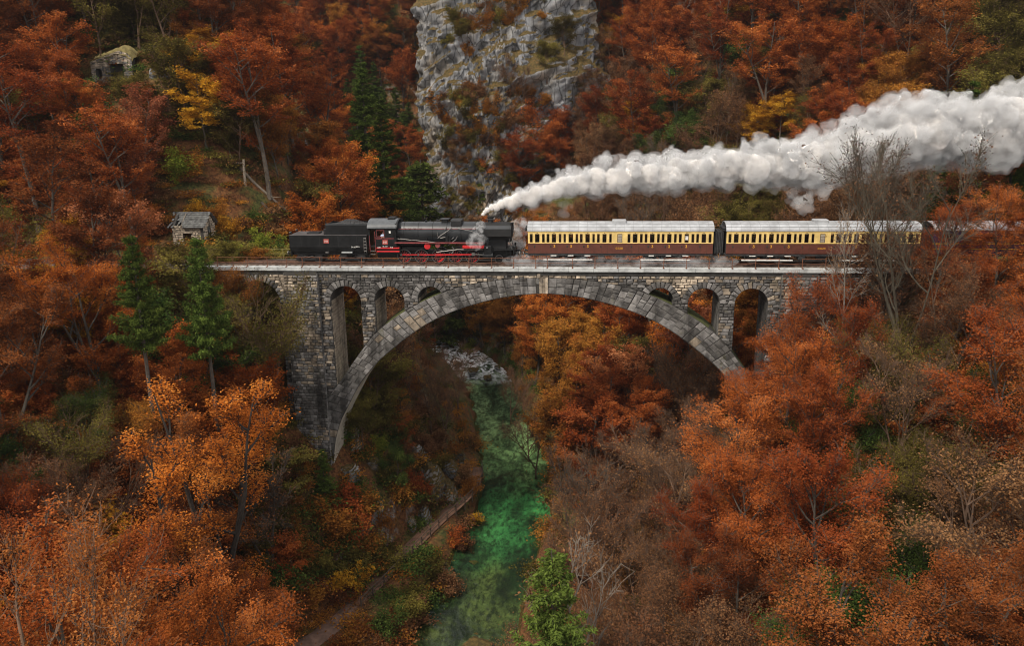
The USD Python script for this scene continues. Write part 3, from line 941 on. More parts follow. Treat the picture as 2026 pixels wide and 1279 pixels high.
FLAT = (0.34, 0.34, 0.09)
fam("rust", *[(broad(100 + i, h, r, leaves=int(n * 1.2), limbs=lb, size=.155, fork=fk, flat=.9, spread=FLAT, el=(.25, .9)), "rust", bark, h, r) for i, (h, r, n, lb, fk) in enumerate([(15, 3.7, 11500, 18, 0), (17, 3.3, 10500, 20, 1), (12, 3.6, 9500, 15, 1)])])
fam("redtree", *[(broad(120 + i, h, r, leaves=n, limbs=18, size=.17, fork=2, up=.12), "rust", bark, h, r) for i, (h, r, n) in enumerate([(10, 4.4, 11000)])])
fam("orange", *[(broad(140 + i, h, r, leaves=int(n * 1.25), limbs=16, size=.155, fork=i, flat=.9, spread=FLAT), "orange", bark, h, r) for i, (h, r, n) in enumerate([(13, 3.8, 10500), (11, 3.6, 9500)])])
fam("copper", *[(broad(160 + i, h, r, leaves=n, limbs=16, size=.17, fork=i), "pink", bark, h, r) for i, (h, r, n) in enumerate([(14, 3.9, 9500), (12, 3.8, 8500)])])
fam("dark", *[(broad(180 + i, h, r, leaves=int(n * 1.2), limbs=17, size=.155, fork=i, flat=.9, spread=FLAT), "dark", bark, h, r) for i, (h, r, n) in enumerate([(15, 3.8, 10500), (13, 3.8, 9500)])])
fam("brown", *[(broad(200 + i, h, r, leaves=n, limbs=16, twigs=7, size=.15, fork=i), "brown", twig_brown, h, r) for i, (h, r, n) in enumerate([(13, 3.6, 5600), (12, 3.8, 4800)])])
fam("bare", *[(broad(220 + i, h, r, leaves=n, limbs=16, subs=8, twigs=10, size=.12, fork=fk, twig_r=.022), "brown", wm, h, r) for i, (h, r, n, fk, wm) in enumerate([(12, 3.8, 2000, 1, twig_brown), (10, 3.8, 2600, 2, twig_brown), (12, 3.4, 2400, 2, bark)])])
fam("gold", *[(broad(240 + i, h, r, leaves=n, limbs=11, size=.17, el=(.1, .5), flat=.9, spread=FLAT), "gold", bark, h, r) for i, (h, r, n) in enumerate([(9, 2.8, 7000)])])
fam("ochre", *[(broad(260 + i, h, r, leaves=n, limbs=15, size=.17, fork=i), "ochre", bark, h, r) for i, (h, r, n) in enumerate([(11, 3.4, 9500), (9, 3.2, 8000)])])
fam("olive", *[(broad(280 + i, h, r, leaves=n, limbs=13, size=.16, fork=1), "olive", twig_brown, h, r) for i, (h, r, n) in enumerate([(8, 3.2, 6500), (10, 3.2, 5600)])])
fam("green", *[(broad(290 + i, h, r, leaves=n, limbs=12, size=.16, fork=1), "green", bark, h, r) for i, (h, r, n) in enumerate([(8, 3.2, 8000)])])
fam("fir", *[(make_conifer(300 + i, h, r, leaves=n, droop=.38, gap=.3, size=.13, whorls=17), "fir", bark, h, r) for i, (h, r, n) in enumerate([(16, 3.2, 13000), (12, 2.8, 11000)])])
fam("spruce", *[(make_conifer(310 + i, h, r, leaves=n, gap=.32, droop=.38, per=8, size=.12, whorls=17), "spruce", bark, h, r) for i, (h, r, n) in enumerate([(12, 2.9, 14000), (7, 2.0, 9000)])])
FAR = dict(PR)
PRN = {}
def near(key, *items):
    fam("near_" + key, *items)
    PRN[key] = PR.pop("near_" + key)


near("rust", *[(broad(500 + i, h, r, leaves=n, limbs=18, subs=8, twigs=6, size=.082, fork=i, flat=.9, spread=(.28, .28, .08)), "rust", bark, h, r) for i, (h, r, n) in enumerate([(13, 3.6, 29000), (16, 3.4, 29000)])])
near("orange", *[(broad(510 + i, h, r, leaves=n, limbs=17, subs=8, twigs=6, size=.082, fork=2, flat=.9, spread=(.28, .28, .08)), "orange", bark, h, r) for i, (h, r, n) in enumerate([(13, 3.7, 29000)])])
near("copper", *[(broad(520 + i, h, r, leaves=n, limbs=17, subs=8, twigs=7, size=.078, fork=1), "pink", twig_brown, h, r) for i, (h, r, n) in enumerate([(13, 3.7, 30000)])])
near("dark", *[(broad(530 + i, h, r, leaves=n, limbs=17, subs=8, twigs=6, size=.082, fork=1, flat=.9, spread=(.28, .28, .08)), "dark", bark, h, r) for i, (h, r, n) in enumerate([(15, 3.6, 31000)])])
near("ochre", *[(broad(540 + i, h, r, leaves=n, limbs=15, subs=8, twigs=6, size=.08, fork=1), "ochre", bark, h, r) for i, (h, r, n) in enumerate([(10, 3.3, 24000)])])
near("olive", *[(broad(550 + i, h, r, leaves=n, limbs=14, subs=8, twigs=8, size=.075, fork=2), "olive", twig_brown, h, r) for i, (h, r, n) in enumerate([(8, 3.1, 14000)])])
near("brown", *[(broad(560 + i, h, r, leaves=n, limbs=16, subs=9, twigs=11, size=.095, fork=2, twig_r=.012), "brown", twig_brown, h, r) for i, (h, r, n) in enumerate([(12, 3.7, 9000)])])
near("bare", *[(broad(570 + i, h, r, leaves=n, limbs=17, subs=10, twigs=13, size=.085, fork=2, twig_r=.011, rad=.13), "brown", wm, h, r) for i, (h, r, n, wm) in enumerate([(11, 3.8, 7500, twig_brown), (12, 3.5, 5000, twig_brown)])])
near("green", *[(broad(580 + i, h, r, leaves=n, limbs=13, subs=8, twigs=6, size=.078, fork=2), "green", bark, h, r) for i, (h, r, n) in enumerate([(8, 3.1, 22000)])])
for k, lf in (("bush_olive", "olive"), ("bush_green", "green"), ("bush_lime", "lime"), ("bush_gold", "gold"), ("bush_brown", "brown"), ("bush_rust", "rust"), ("bush_ochre", "ochre")):
    fam(k, *[(make_bush(400 + hash_ + i, 2.6, 1.7, leaves=2200, size=.125), lf, twig_brown, 2.6, 1.7) for hash_ in [sum(map(ord, k))] for i in range(2)])

# where each kind of tree stands: seeds in the photograph, the nearest one decides
SEEDS = """
60 60 dark,150 150 rust,50 250 rust,200 230 rust,280 260 copper,100 350 dark,250 380 rust,290 340 copper,30 480 rust,250 450 copper,170 420 rust,150 550 dark,60 650 dark,250 650 rust,
330 640 orange,360 720 green,300 770 rust,250 820 dark,430 800 orange,60 800 dark,60 950 dark,150 900 dark,250 950 rust,380 860 orange,500 960 olive,560 900 olive,610 960 ochre,600 1040 ochre,
650 1050 bush_gold,540 1020 bare,520 1100 olive,430 1060 dark,330 1040 dark,100 1000 dark,420 1180 dark,560 1230 rust,500 1230 rust,300 1150 dark,200 1250 rust,470 700 olive,470 800 orange,450 620 olive,
430 30 dark,300 20 olive,330 70 olive,300 180 olive,340 250 olive,370 320 bush_ochre,375 240 olive,360 180 olive,395 300 bush_lime,385 370 bush_ochre,420 250 olive,440 300 bush_olive,405 130 gold,400 200 gold,520 100 rust,480 200 rust,560 200 rust,640 120 rust,700 50 rust,760 60 dark,620 300 rust,680 340 orange,535 270 ochre,
700 390 rust,735 190 fir,750 260 fir,785 170 redtree,770 330 rust,825 370 spruce,640 410 orange,595 390 bare,565 350 bare,660 230 rust,600 30 rust,250 60 olive,390 70 dark,
920 40 bush_olive,870 225 bush_ochre,960 260 bush_ochre,1010 170 bare,1080 130 olive,1100 60 olive,1070 270 redtree,1100 310 rust,1180 300 brown,1230 250 rust,1310 100 rust,1210 60 rust,1260 170 brown,1400 60 rust,1500 100 rust,1600 80 rust,
1690 60 rust,1690 160 rust,1750 30 dark,1900 60 olive,1960 150 olive,1850 110 dark,1740 180 ochre,1800 205 ochre,1510 245 gold,1400 210 olive,1350 240 green,1330 150 rust,1450 150 rust,1600 190 brown,1420 270 brown,1620 240 rust,1550 180 rust,1480 190 brown,
1200 425 brown,1300 415 bare,1450 410 olive,1400 400 brown,1650 420 brown,1750 420 bare,1900 350 fir,1950 380 copper,2000 430 rust,1900 410 brown,2010 340 fir,
740 800 olive,790 760 brown,850 790 bare,920 780 bare,900 640 brown,950 650 ochre,925 690 olive,1000 640 ochre,1090 620 orange,1150 690 ochre,1080 760 ochre,1100 850 ochre,1180 840 rust,1300 730 copper,1260 640 rust,1360 850 bare,1290 950 bare,1200 950 bare,
1300 1060 bare,1350 1120 bare,1250 1010 brown,1180 1000 bare,1170 1100 bare,1260 1150 bare,1330 1230 brown,1210 1230 brown,1500 980 rust,1450 1080 rust,1560 1060 rust,1500 1180 dark,1600 1150 rust,1680 980 olive,1760 1100 green,1700 1220 green,1850 900 dark,1950 800 rust,1950 950 dark,1900 980 brown,1830 1010 olive,1900 1100 brown,1960 1220 dark,
1500 660 ochre,1480 720 rust,1560 790 rust,1600 720 rust,1420 760 brown,1420 860 bare,1600 870 rust,1800 760 olive,1740 840 bare,1750 930 olive,1830 700 brown,1700 620 brown,1760 560 bare,1950 620 rust,1990 700 rust,1900 560 rust,2010 520 rust,1640 640 bare,1680 760 bare
"""
SD = [s.split() for s in SEEDS.replace("\n", "").split(",") if s.strip()]
SXY = np.array([[float(a), float(b)] for a, b, _ in SD])
SK = [c for _, _, c in SD]


def family_at(px, py, r):
    d = np.hypot((SXY[:, 0] - px), (SXY[:, 1] - py) * 1.1) * r.uniform(0.8, 1.25, len(SXY))
    return SK[int(np.argmin(d))]


# what the photograph shows unobstructed: a crown in front of it would be wrong (x0, y0, x1, y1, the depth it must stay behind)
CLEAR = [(560, 425, 1470, 535, 6.0), (430, 490, 560, 540, 6.0), (330, 418, 426, 505, 14.0), (560, 535, 1470, 620, 4.0), (570, 620, 740, 900, 4.0), (1290, 610, 1400, 690, 4.0), (640, 620, 780, 880, 4.5),
         (845, 760, 1060, 1279, 75), (610, 1010, 900, 1330, 75), (1905, 450, 1978, 512, 4.0), (860, 690, 1000, 770, 95), (660, 890, 940, 1080, 75), (420, 330, 570, 490, 60), (338, 200, 425, 420, 17), (1480, 205, 1550, 290, 60), (800, 0, 1120, 430, 94), (180, 92, 275, 158, 62), (1120, 30, 1215, 240, 79)]


def blocked(base, h, r, top_only=1.0):
    """does a crown there cover something that must stay in view?"""
    c = PX([base + np.array([0, 0, h * 0.2]), base + np.array([0, 0, h])])
    w = r * 1600 / c[0, 2]
    x0, x1, y0, y1 = min(c[:, 0]) - w * (1.25 if c[0, 2] < 60 else 0.95), max(c[:, 0]) + w * (1.25 if c[0, 2] < 60 else 0.95), c[1, 1], c[0, 1]
    for (a0, b0, a1, b1, yy) in CLEAR:
        if base[1] < yy and x0 < a1 and x1 > a0 and y0 < b1 and y1 > b0:
            return True
    return False


WORD = {"rust": "rust red tree", "redtree": "spreading crimson tree", "orange": "bright orange tree", "copper": "pale copper tree", "dark": "deep rust brown tree", "brown": "thinly leaved brown tree", "bare": "nearly bare twiggy tree",
        "gold": "golden yellow tree", "ochre": "ochre orange tree", "olive": "olive green tree", "green": "dark green leafy tree", "fir": "dark green conifer", "spruce": "fresh green spruce",
        "bush_olive": "olive bush", "bush_green": "green bush", "bush_lime": "yellow green bush", "bush_gold": "yellow bush", "bush_brown": "brown bush", "bush_rust": "rust red bush", "bush_ochre": "ochre bush"}
NAME = {"bare": "bare_tree", "fir": "conifer", "spruce": "spruce_tree", "gold": "yellow_tree", "olive": "green_tree", "green": "green_tree", "brown": "brown_tree", "ochre": "ochre_tree", "dark": "brown_tree", "copper": "copper_tree", "orange": "maple_tree", "redtree": "maple_tree"}
PLACES = [((-999, 330), (-999, 200), "on the upper left hillside"), ((-999, 330), (200, 440), "on the slope above the hut"), ((-999, 430), (440, 700), "on the left bank below the track"), ((-999, 330), (700, 1000), "on the left bank before the viaduct"), ((-999, 620), (1000, 1999), "in the lower left corner"),
          ((330, 470), (-999, 440), "between the ruin and the fallen trunk"), ((470, 640), (-999, 440), "on the hillside behind the tender"), ((640, 820), (-999, 440), "on the hillside behind the locomotive"), ((820, 1130), (-999, 440), "on the limestone cliff"), ((1130, 1420), (-999, 440), "on the hillside above the first coach"),
          ((1420, 1700), (-999, 300), "on the hillside above the smoke"), ((1700, 2999), (-999, 330), "on the upper right hillside"), ((1420, 2999), (300, 470), "behind the coaches below the smoke"), ((330, 720), (440, 1000), "beside the left pier"), ((720, 1010), (440, 900), "left of the river seen through the arch"),
          ((1010, 1420), (440, 800), "on the right bank under the arch"), ((1010, 1420), (800, 1999), "on the right bank above the pool"), ((1420, 1720), (440, 800), "before the right abutment"), ((1420, 1720), (800, 1999), "on the lower right slope"), ((1720, 2999), (440, 800), "in front of the blue coach"), ((1720, 2999), (800, 1999), "in the lower right corner"), ((620, 1010), (900, 1999), "beside the footpath")]
planted = []


def where(px, py):
    for (a, b), (c, d), w in PLACES:
        if a <= px < b and c <= py < d:
            return w
    return "on the gorge side"


def plant(base, key, scale=1.0, which=None, label=None, rz=None, name=None, squash=1.0, r=rng):
    lib = PR[key]
    if PX(base)[0, 2] < 74 and key in PRN:
        lib, which = PRN[key], None if which is None else which % len(PRN[key])
    src, h, rad = lib[r.integers(0, len(lib)) if which is None else which]
    c = PX(base + np.array([0, 0, h * scale * 0.6]))[0]
    planted.append(dict(src=src, key=key, loc=base, s=scale, sq=squash, rz=r.uniform(0, 360) if rz is None else rz, px=c[0], py=c[1], z=c[2], label=label, h=h * scale, r=rad * scale, name=name))
    return planted[-1]


# scatter over the picture: dart throwing in the image, hits on the hillsides
rs = np.random.default_rng(77)
acc = []
for it in range(9000):
    px, py = rs.uniform(-120, 2146), rs.uniform(-140, 1420)
    key = family_at(px, py, rs)
    if key in ("rust", "dark", "orange", "copper") and not (py > 780 and 1080 < px < 1430) and rs.random() < .24:
        key = ["ochre", "olive", "brown", "orange", "orange", "olive", "ochre", "bare", "green", "gold"][rs.integers(0, 10)]
    ent = PR[key][rs.integers(0, len(PR[key]))]
    sc = rs.uniform(0.75, 1.2)
    h, rad = ent[1] * sc, ent[2] * sc
    b = hit(px, py, h * 0.6, t0=30)
    if b is None:
        continue
    dep = PX(b)[0, 2]
    if dep < 34 or b[2] < -32.2:
        continue
    if abs(b[1] - 2.2) < 4.2 + rad * 0.5 and abs(b[0]) > 30:
        continue
    if abs(b[0]) < 34 and -3.0 - rad < b[1] < 7 + rad * .6 and b[2] + h > -16:
        continue
    if _pt.query(b[:2])[0] < 1.2 + 0.5 * rad or _rt.query(b[:2])[0] < 4.5:
        continue
    if blocked(b, h, rad):
        continue
    bush = key.startswith("bush")
    sp = (1.15 if bush else 1.16) * rad
    if any((b[0] - q[0]) ** 2 + (b[1] - q[1]) ** 2 + 0.6 * (b[2] - q[2]) ** 2 < (0.5 * (sp + q[3])) ** 2 for q in acc):
        continue
    if key == "rust" and py > 0 and rs.random() < .12:
        continue
    acc.append((b[0], b[1], b[2], sp))
    plant(b, key, sc, which=[i for i, e in enumerate(PR[key]) if e is ent][0], r=rs)
NSCATTER = len(planted)


def at(px, py, key, sc=1.0, lift=0.6, which=None, **k):
    """a particular tree whose crown centre stands at this place of the photograph"""
    e = PR[key][which or 0]
    b = hit(px, py, e[1] * sc * lift, t0=25)
    return plant(b, key, sc, which or 0, **k)


ORD = "first second third fourth fifth sixth seventh eighth ninth tenth eleventh twelfth thirteenth fourteenth fifteenth sixteenth seventeenth eighteenth nineteenth twentieth".split()


def ordinal(i):
    return ORD[i] if i < 20 else "twenty-" + ORD[i - 20] if i < 30 else f"{i + 1}th"


def emit_trees():
    from collections import defaultdict
    by = defaultdict(list)
    for t in planted:
        if not t["label"]:
            by[(WORD[t["key"]], where(t["px"], t["py"]))].append(t)
    for (w, pl), free in by.items():
        free.sort(key=lambda t: t["px"])
        n = len(free)
        for i, t in enumerate(free):
            if n == 1:
                t["label"] = f"the only {w} {pl}"
            elif n == 2:
                t["label"] = f"{'left' if i == 0 else 'right'} of two {w}s {pl}"
            elif i == 0:
                t["label"] = f"leftmost {w} {pl}"
            elif i == n - 1:
                t["label"] = f"rightmost {w} {pl}"
            else:
                t["label"] = f"{ordinal(i)} {w} from left {pl}"
            if n > 1:
                t["group"] = f"{w}s {pl}".replace("bushs", "bushes")
            t["label"] = t["label"].replace("bushs", "bushes")
    for t in planted:
        k = t["key"]
        nm = t["name"] or ("bush" if k.startswith("bush") else NAME.get(k, "autumn_tree"))
        cat = "bush" if k.startswith("bush") else "tree"
        copy_of(t["src"], nm, t["label"], cat, t["loc"], t["rz"], (t["s"], t["s"], t["s"] * t["sq"]), t.get("group"))


# undergrowth: low leafy growth and fallen leaves, thick on the ground
def undergrowth(name, label, key_seed, leafkeys, n, cover, seed, size=0.12, lv=420, spread=(0.6, 0.6, 0.20)):
    r = np.random.default_rng(seed)
    pi = UsdGeom.PointInstancer.Define(stage, "/World/" + name)
    protos = []
    for i, lk in enumerate(leafkeys):
        P = r.normal(0, 1, (lv, 3)) * np.array(spread)
        P[:, 2] = np.abs(P[:, 2]) + 0.05
        V, F = leaf_quads(r, P, size, 0.5, (0.05, 0.05, 0.05))
        t = np.repeat(np.clip(r.normal(0.45, 0.25, lv), 0, 1), 4)
        x = UsdGeom.Xform.Define(stage, f"/World/{name}/Prototypes/tuft_{chr(97 + i)}")
        part(x.GetPrim(), "leaves", (V, F), LM[lk], tone=t)
        protos.append(x.GetPath())
    pos, idx, sc = [], [], []
    tries = 0
    while len(pos) < n and tries < n * 12:
        m = 4000
        px, py = r.uniform(-150, 2176, m), r.uniform(-150, 1450, m)
        tries += m
        for a, b in zip(px, py):
            if len(pos) >= n:
                break
            p_ = hit(a, b, 0.0, t0=14)
            if p_ is None or p_[2] < WATER + 0.3 or _pt.query(p_[:2])[0] < 1.15 or (abs(p_[1] - 2.2) < 2.9 and abs(p_[0]) > 30):
                continue
            k = cover(p_, a, b, r)
            if k is None:
                continue
            d = np.linalg.norm(p_ - EYE)
            pos.append(p_ + [0, 0, -0.02]), idx.append(k), sc.append(r.uniform(0.6, 1.3) * min(1.35, 0.45 + d / 110))
    pi.CreatePrototypesRel().SetTargets(protos)
    pi.CreatePositionsAttr(Vt.Vec3fArray.FromNumpy(np.array(pos, np.float32)))
    pi.CreateProtoIndicesAttr(Vt.IntArray.FromNumpy(np.array(idx, np.int32)))
    pi.CreateScalesAttr(Vt.Vec3fArray.FromNumpy(np.repeat(np.array(sc, np.float32)[:, None], 3, 1)))
    an = r.uniform(0, PI, len(pos))
    pi.CreateOrientationsAttr(Vt.QuathArray([Gf.Quath(float(math.cos(a)), 0, 0, float(math.sin(a))) for a in an]))
    say(pi.GetPrim(), label, "undergrowth", kind="stuff")


FAM_UG = {"rust": [0, 0, 4, 3], "redtree": [0, 4], "orange": [4, 0, 3], "copper": [4, 0, 3], "dark": [0, 3, 1], "brown": [3, 3, 4], "bare": [3, 3, 1, 4], "gold": [2, 4, 1], "ochre": [4, 1, 2], "olive": [1, 1, 3, 2], "green": [1, 2], "fir": [1, 3], "spruce": [1, 2], "bush_olive": [1, 1, 3], "bush_green": [1, 2], "bush_lime": [2, 1], "bush_gold": [2, 4, 1], "bush_brown": [3], "bush_rust": [0, 4], "bush_ochre": [4, 1, 3]}


def cover_all(p_, a, b, r):
    c = FAM_UG[family_at(a, b, r)]
    n = noise(np.array([p_ / 5.0]), 9)[0]
    if n < 0.36 and r.random() < 0.7:
        return None
    return c[r.integers(0, len(c))]


undergrowth("undergrowth", "low brown, olive and rust coloured undergrowth covering the gorge sides", 0, ["dark", "olive", "green", "brown", "ochre"], 6500, cover_all, 55)


def thicket(name, label, leafkeys, n, cover, seed):
    """slender saplings filling the wood between the trees"""
    r = np.random.default_rng(seed)
    pi = UsdGeom.PointInstancer.Define(stage, "/World/" + name)
    protos = []
    for i, lk in enumerate(leafkeys):
        w, l, t = make_tree(900 + i, 4.6, 1.25, leaves=1500 if lk != "twig" else 200, limbs=9, subs=4, twigs=3, size=.12, base=.15, rad=.05, twig_r=.012, spread=(.24, .24, .08), flat=.8)
        x = UsdGeom.Xform.Define(stage, f"/World/{name}/Prototypes/sapling_{chr(97 + i)}")
        part(x.GetPrim(), "stem", w, twig_brown)
        part(x.GetPrim(), "leaves", l, LM["brown" if lk == "twig" else lk], tone=t)
        protos.append(x.GetPath())
    pos, idx, sc = [], [], []
    while len(pos) < n:
        a, b = r.uniform(-120, 2146), r.uniform(-120, 1420)
        p_ = hit(a, b, 0.0, t0=40)
        if p_ is None or p_[2] < WATER + .8 or _pt.query(p_[:2])[0] < 2.6 or _rt.query(p_[:2])[0] < 6 or (abs(p_[1] - 2.2) < 5.0 and abs(p_[0]) > 30) or (abs(p_[0]) < 34 and -4 < p_[1] < 7):
            continue
        s = r.uniform(.55, 1.25)
        if blocked(p_, 4.6 * s, 1.2 * s):
            continue
        f = family_at(a, b, r)
        k = {"rust": 0, "redtree": 0, "orange": 1, "copper": 1, "dark": 0, "brown": 3, "bare": 3, "gold": 2, "ochre": 2, "olive": 4, "green": 4}.get(f)
        if k is None:
            continue
        if r.random() < .3:
            k = [3, 3, 4, 2, 0][r.integers(0, 5)]
        pos.append(p_ - [0, 0, .1]), idx.append(k), sc.append(s)
    pi.CreatePrototypesRel().SetTargets(protos)
    pi.CreatePositionsAttr(Vt.Vec3fArray.FromNumpy(np.array(pos, np.float32)))
    pi.CreateProtoIndicesAttr(Vt.IntArray.FromNumpy(np.array(idx, np.int32)))
    pi.CreateScalesAttr(Vt.Vec3fArray.FromNumpy(np.repeat(np.array(sc, np.float32)[:, None], 3, 1)))
    an = r.uniform(0, PI, len(pos))
    pi.CreateOrientationsAttr(Vt.QuathArray([Gf.Quath(float(math.cos(a)), 0, 0, float(math.sin(a))) for a in an]))
    say(pi.GetPrim(), label, "thicket", kind="stuff")


thicket("thicket", "dense young saplings and scrub filling the wood between the larger trees", ["rust", "orange", "ochre", "twig", "olive"], 3200, cover_all, 66)

# ------------------------------------------------------------------ the railway
YC, ZR = 2.2, 0.12                                            # centre line and rail head


def NX(px, py=470.0, y=0.75):
    d = ray(px, py)
    return float(EYE[0] + d[0] * (y - EYE[1]) / d[1])


def NZ(px, py, y=0.75):
    d = ray(px, py)
    return float(EYE[2] + d[2] * (y - EYE[1]) / d[1])


black = plain("engine_black", (0.008, 0.0085, 0.009), rough=0.45, scale=1.5, vary=0.6, bump=0.06, spec=0.25)
black_matt = plain("smokebox_black", (0.010, 0.010, 0.010), rough=0.7, scale=2.0, vary=0.5, bump=0.12)
grey_sheet = plain("boiler_cladding", (0.022, 0.024, 0.026), rough=0.36, scale=0.8, vary=0.5, bump=0.06, spec=0.45)
roof_black = plain("cab_roof_grey", (0.075, 0.080, 0.084), rough=0.5, scale=1.5, vary=0.35)
red = plain("signal_red", (0.42, 0.012, 0.014), rough=0.5, scale=2.0, vary=0.25)
red_dull = plain("weathered_red", (0.20, 0.040, 0.040), rough=0.6, scale=2.0, vary=0.4)
steel = plain("worn_steel", (0.16, 0.15, 0.14), rough=0.45, metal=0.6, scale=4.0)
tyre_m = plain("tyre_steel", (0.11, 0.105, 0.10), rough=0.4, metal=0.4, scale=4.0)
white_p = plain("white_paint", (0.62, 0.60, 0.56), rough=0.6, scale=4.0, vary=0.3)
lamp_grey = plain("lamp_grey", (0.30, 0.31, 0.31), rough=0.5, scale=4.0)
coal_m = plain("coal", (0.020, 0.018, 0.017), rough=0.6, scale=6.0, vary=0.6, bump=0.8)
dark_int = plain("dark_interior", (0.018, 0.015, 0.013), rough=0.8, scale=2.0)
rust_m = plain("rusty_steel", (0.165, 0.060, 0.028), rough=0.85, scale=2.5, vary=0.5, bump=0.3, dirt=(0.07, 0.032, 0.02))
rail_m = plain("rail_steel", (0.105, 0.058, 0.040), rough=0.6, scale=2.0, vary=0.4)
sleeper_m = plain("sleeper_wood", (0.075, 0.055, 0.042), rough=0.95, scale=2.5, vary=0.5, bump=0.5)
ballast_m = plain("ballast", (0.15, 0.120, 0.098), rough=0.95, scale=5.0, vary=0.7, bump=1.0, dirt=(0.05, 0.04, 0.032))
glass_m = usdkit.material(stage, "/World/Looks/window_glass", {
    "f": ("fresnel", {"IOR": 1.45}), "t": ("transparent_bsdf", {"color": (0.75, 0.78, 0.76)}), "g": ("glossy_bsdf", {"roughness": 0.03, "color": (0.9, 0.9, 0.9)}), "m": ("mix_closure", {})},
    [("f.fac", "m.fac"), ("t.BSDF", "m.closure1"), ("g.BSDF", "m.closure2")], surface="m.closure")

# track: ballast, sleepers, rails
trk = thing("railway_track", "single railway track on ballast crossing the viaduct into the trees", "railway track", kind="structure")
bx = np.arange(-95, 96, 0.5)
by_ = np.linspace(0.36, VW - 0.36, 15)
BX, BY = np.meshgrid(bx, by_, indexing="ij")
BZ2 = -0.06 - 0.10 * np.abs((BY - YC) / 1.84) ** 3 + (fbm(np.stack([BX * 3, BY * 3, 0 * BX], -1), 3, 2) - 0.5) * 0.10
BZ2[:, [0, -1]] = -0.6
part(trk, "ballast", grid_mesh(BX, BY, BZ2), ballast_m, True)
for s in (-1, 1):
    rb = MB()
    yc = YC + s * 0.755
    prof = [(yc - .065, -0.04), (yc + .065, -0.04), (yc + .065, -0.025), (yc + .012, -0.01), (yc + .012, 0.085), (yc + .036, 0.092), (yc + .036, ZR), (yc - .036, ZR), (yc - .036, 0.092), (yc - .012, 0.085), (yc - .012, -0.01), (yc - .065, -0.025)]
    part(trk, "rail", rb.prism_x(prof, -95, 95), rail_m)
    for e in (-94.0,):
        pass
for k, x in enumerate(np.arange(-66, 62, 0.66)):
    part(trk, "sleeper", MB().box(x - 0.13, x + 0.13, YC - 1.27, YC + 1.27, -0.16, -0.045, 0.015), sleeper_m)


def ring(cx, cz, r0, r1, n=36):
    a = np.linspace(0, 2 * PI, n, endpoint=False)
    return Polygon([(cx + r1 * math.cos(t), cz + r1 * math.sin(t)) for t in a], [[(cx + r0 * math.cos(t), cz + r0 * math.sin(t)) for t in a]])


def lettering(parent, name, text, x, z, h, y, mat, width=None, bold=True, label=None):
    t = text_mesh(text, h, 0.006, bold=bold)
    v = np.array(t.vertices)
    if width:
        v[:, 0] *= width / (v[:, 0].max() - v[:, 0].min())
    v[:, 0] -= (v[:, 0].max() + v[:, 0].min()) / 2
    v = np.stack([v[:, 0] + x, y - v[:, 2], v[:, 1] + z - h / 2], 1)
    return part(parent, name, (v, np.array(t.faces)), mat, label=label)


# ------------------------------------------------------------------ locomotive, chimney end to the right
loco = thing("steam_locomotive", "black steam locomotive with red wheels and smoke deflectors, chimney end to the coach", "locomotive")
XB0, XB1 = NX(783, 460), NX(943, 445)                         # boiler barrel
XS1 = NX(1008, 445)
AX = 3.12
b = MB().lathe_x([(XB0, 1.00), (XB0 + 0.05, 1.04), (XB1, 1.04), (XB1 + 0.02, 1.0)], YC, AX, 36)
boiler = part(loco, "boiler", b, grey_sheet, 40)
for x in np.linspace(XB0 + 0.7, XB1 - 0.2, 6):
    part(boiler, "boiler_band", MB().lathe_x([(x - .03, 1.04), (x - .03, 1.052), (x + .03, 1.052), (x + .03, 1.04)], YC, AX, 36), black)
part(boiler, "firebox", MB().box(XB0, XB0 + 3.0, YC - 0.98, YC + 0.98, 1.9, 3.1, 0.08), black)
part(loco, "smokebox", MB().lathe_x([(XB1, 0.2), (XB1, 0.99), (XS1 - 0.1, 0.99), (XS1, 0.95), (XS1 + 0.06, 0.72), (XS1 + 0.16, 0.45), (XS1 + 0.2, 0.0)], YC, AX, 36), black_matt, 40)
part(loco, "smokebox_saddle", MB().box(XB1 + 0.5, XS1 - 0.4, YC - 0.75, YC + 0.75, 1.2, 2.5, 0.05), black_matt)
xc = NX(967, 429)
ch = []
for z, r in ((AX + 0.85, 0.36), (AX + 1.05, 0.27), (AX + 1.38, 0.27), (AX + 1.42, 0.33), (AX + 1.52, 0.33), (AX + 1.52, 0.22)):
    ch.append((z, r))
cm = MB().lathe_x(ch, 0, 0, 20)
v, f = cm.mesh()
part(loco, "chimney", (np.stack([v[:, 1] + xc, v[:, 2] + YC, v[:, 0]], 1), f), black_matt, 40)
# boxes on the barrel
xa, xb = NX(867, 438), NX(885, 438)
part(loco, "steam_dome", MB().box(xa + .12, xb - .12, YC - 0.42, YC + 0.42, AX + 0.8, AX + 1.28, 0.08), black)
part(loco, "dome_lid", MB().box(xa, xb, YC - 0.48, YC + 0.48, AX + 1.25, AX + 1.36, 0.04), grey_sheet)
xa, xb = NX(889.5, 440), NX(911, 440)
part(loco, "sand_box", MB().box(xa, xb, YC - 0.85, YC + 0.6, AX + 0.55, AX + 1.22, 0.06), black_matt)
part(loco, "sand_box_lid", MB().box(xa - .05, xb + .05, YC - 0.75, YC + 0.55, AX + 1.2, AX + 1.30, 0.04), grey_sheet)
for k in range(2):
    part(loco, "sand_box_rib", MB().box(xa + 0.12, xb - 0.12, YC - 0.87, YC - 0.84, AX + 0.72 + 0.18 * k, AX + 0.80 + 0.18 * k), grey_sheet)
xt = NX(958, 430)
part(loco, "smokebox_pipe", MB().tube([(xt, YC - .3, AX + .9), (xt, YC - .3, AX + 1.25), (xt + .9, YC - .3, AX + 1.25), (xt + .9, YC - .3, AX + .9)], 0.06), black)
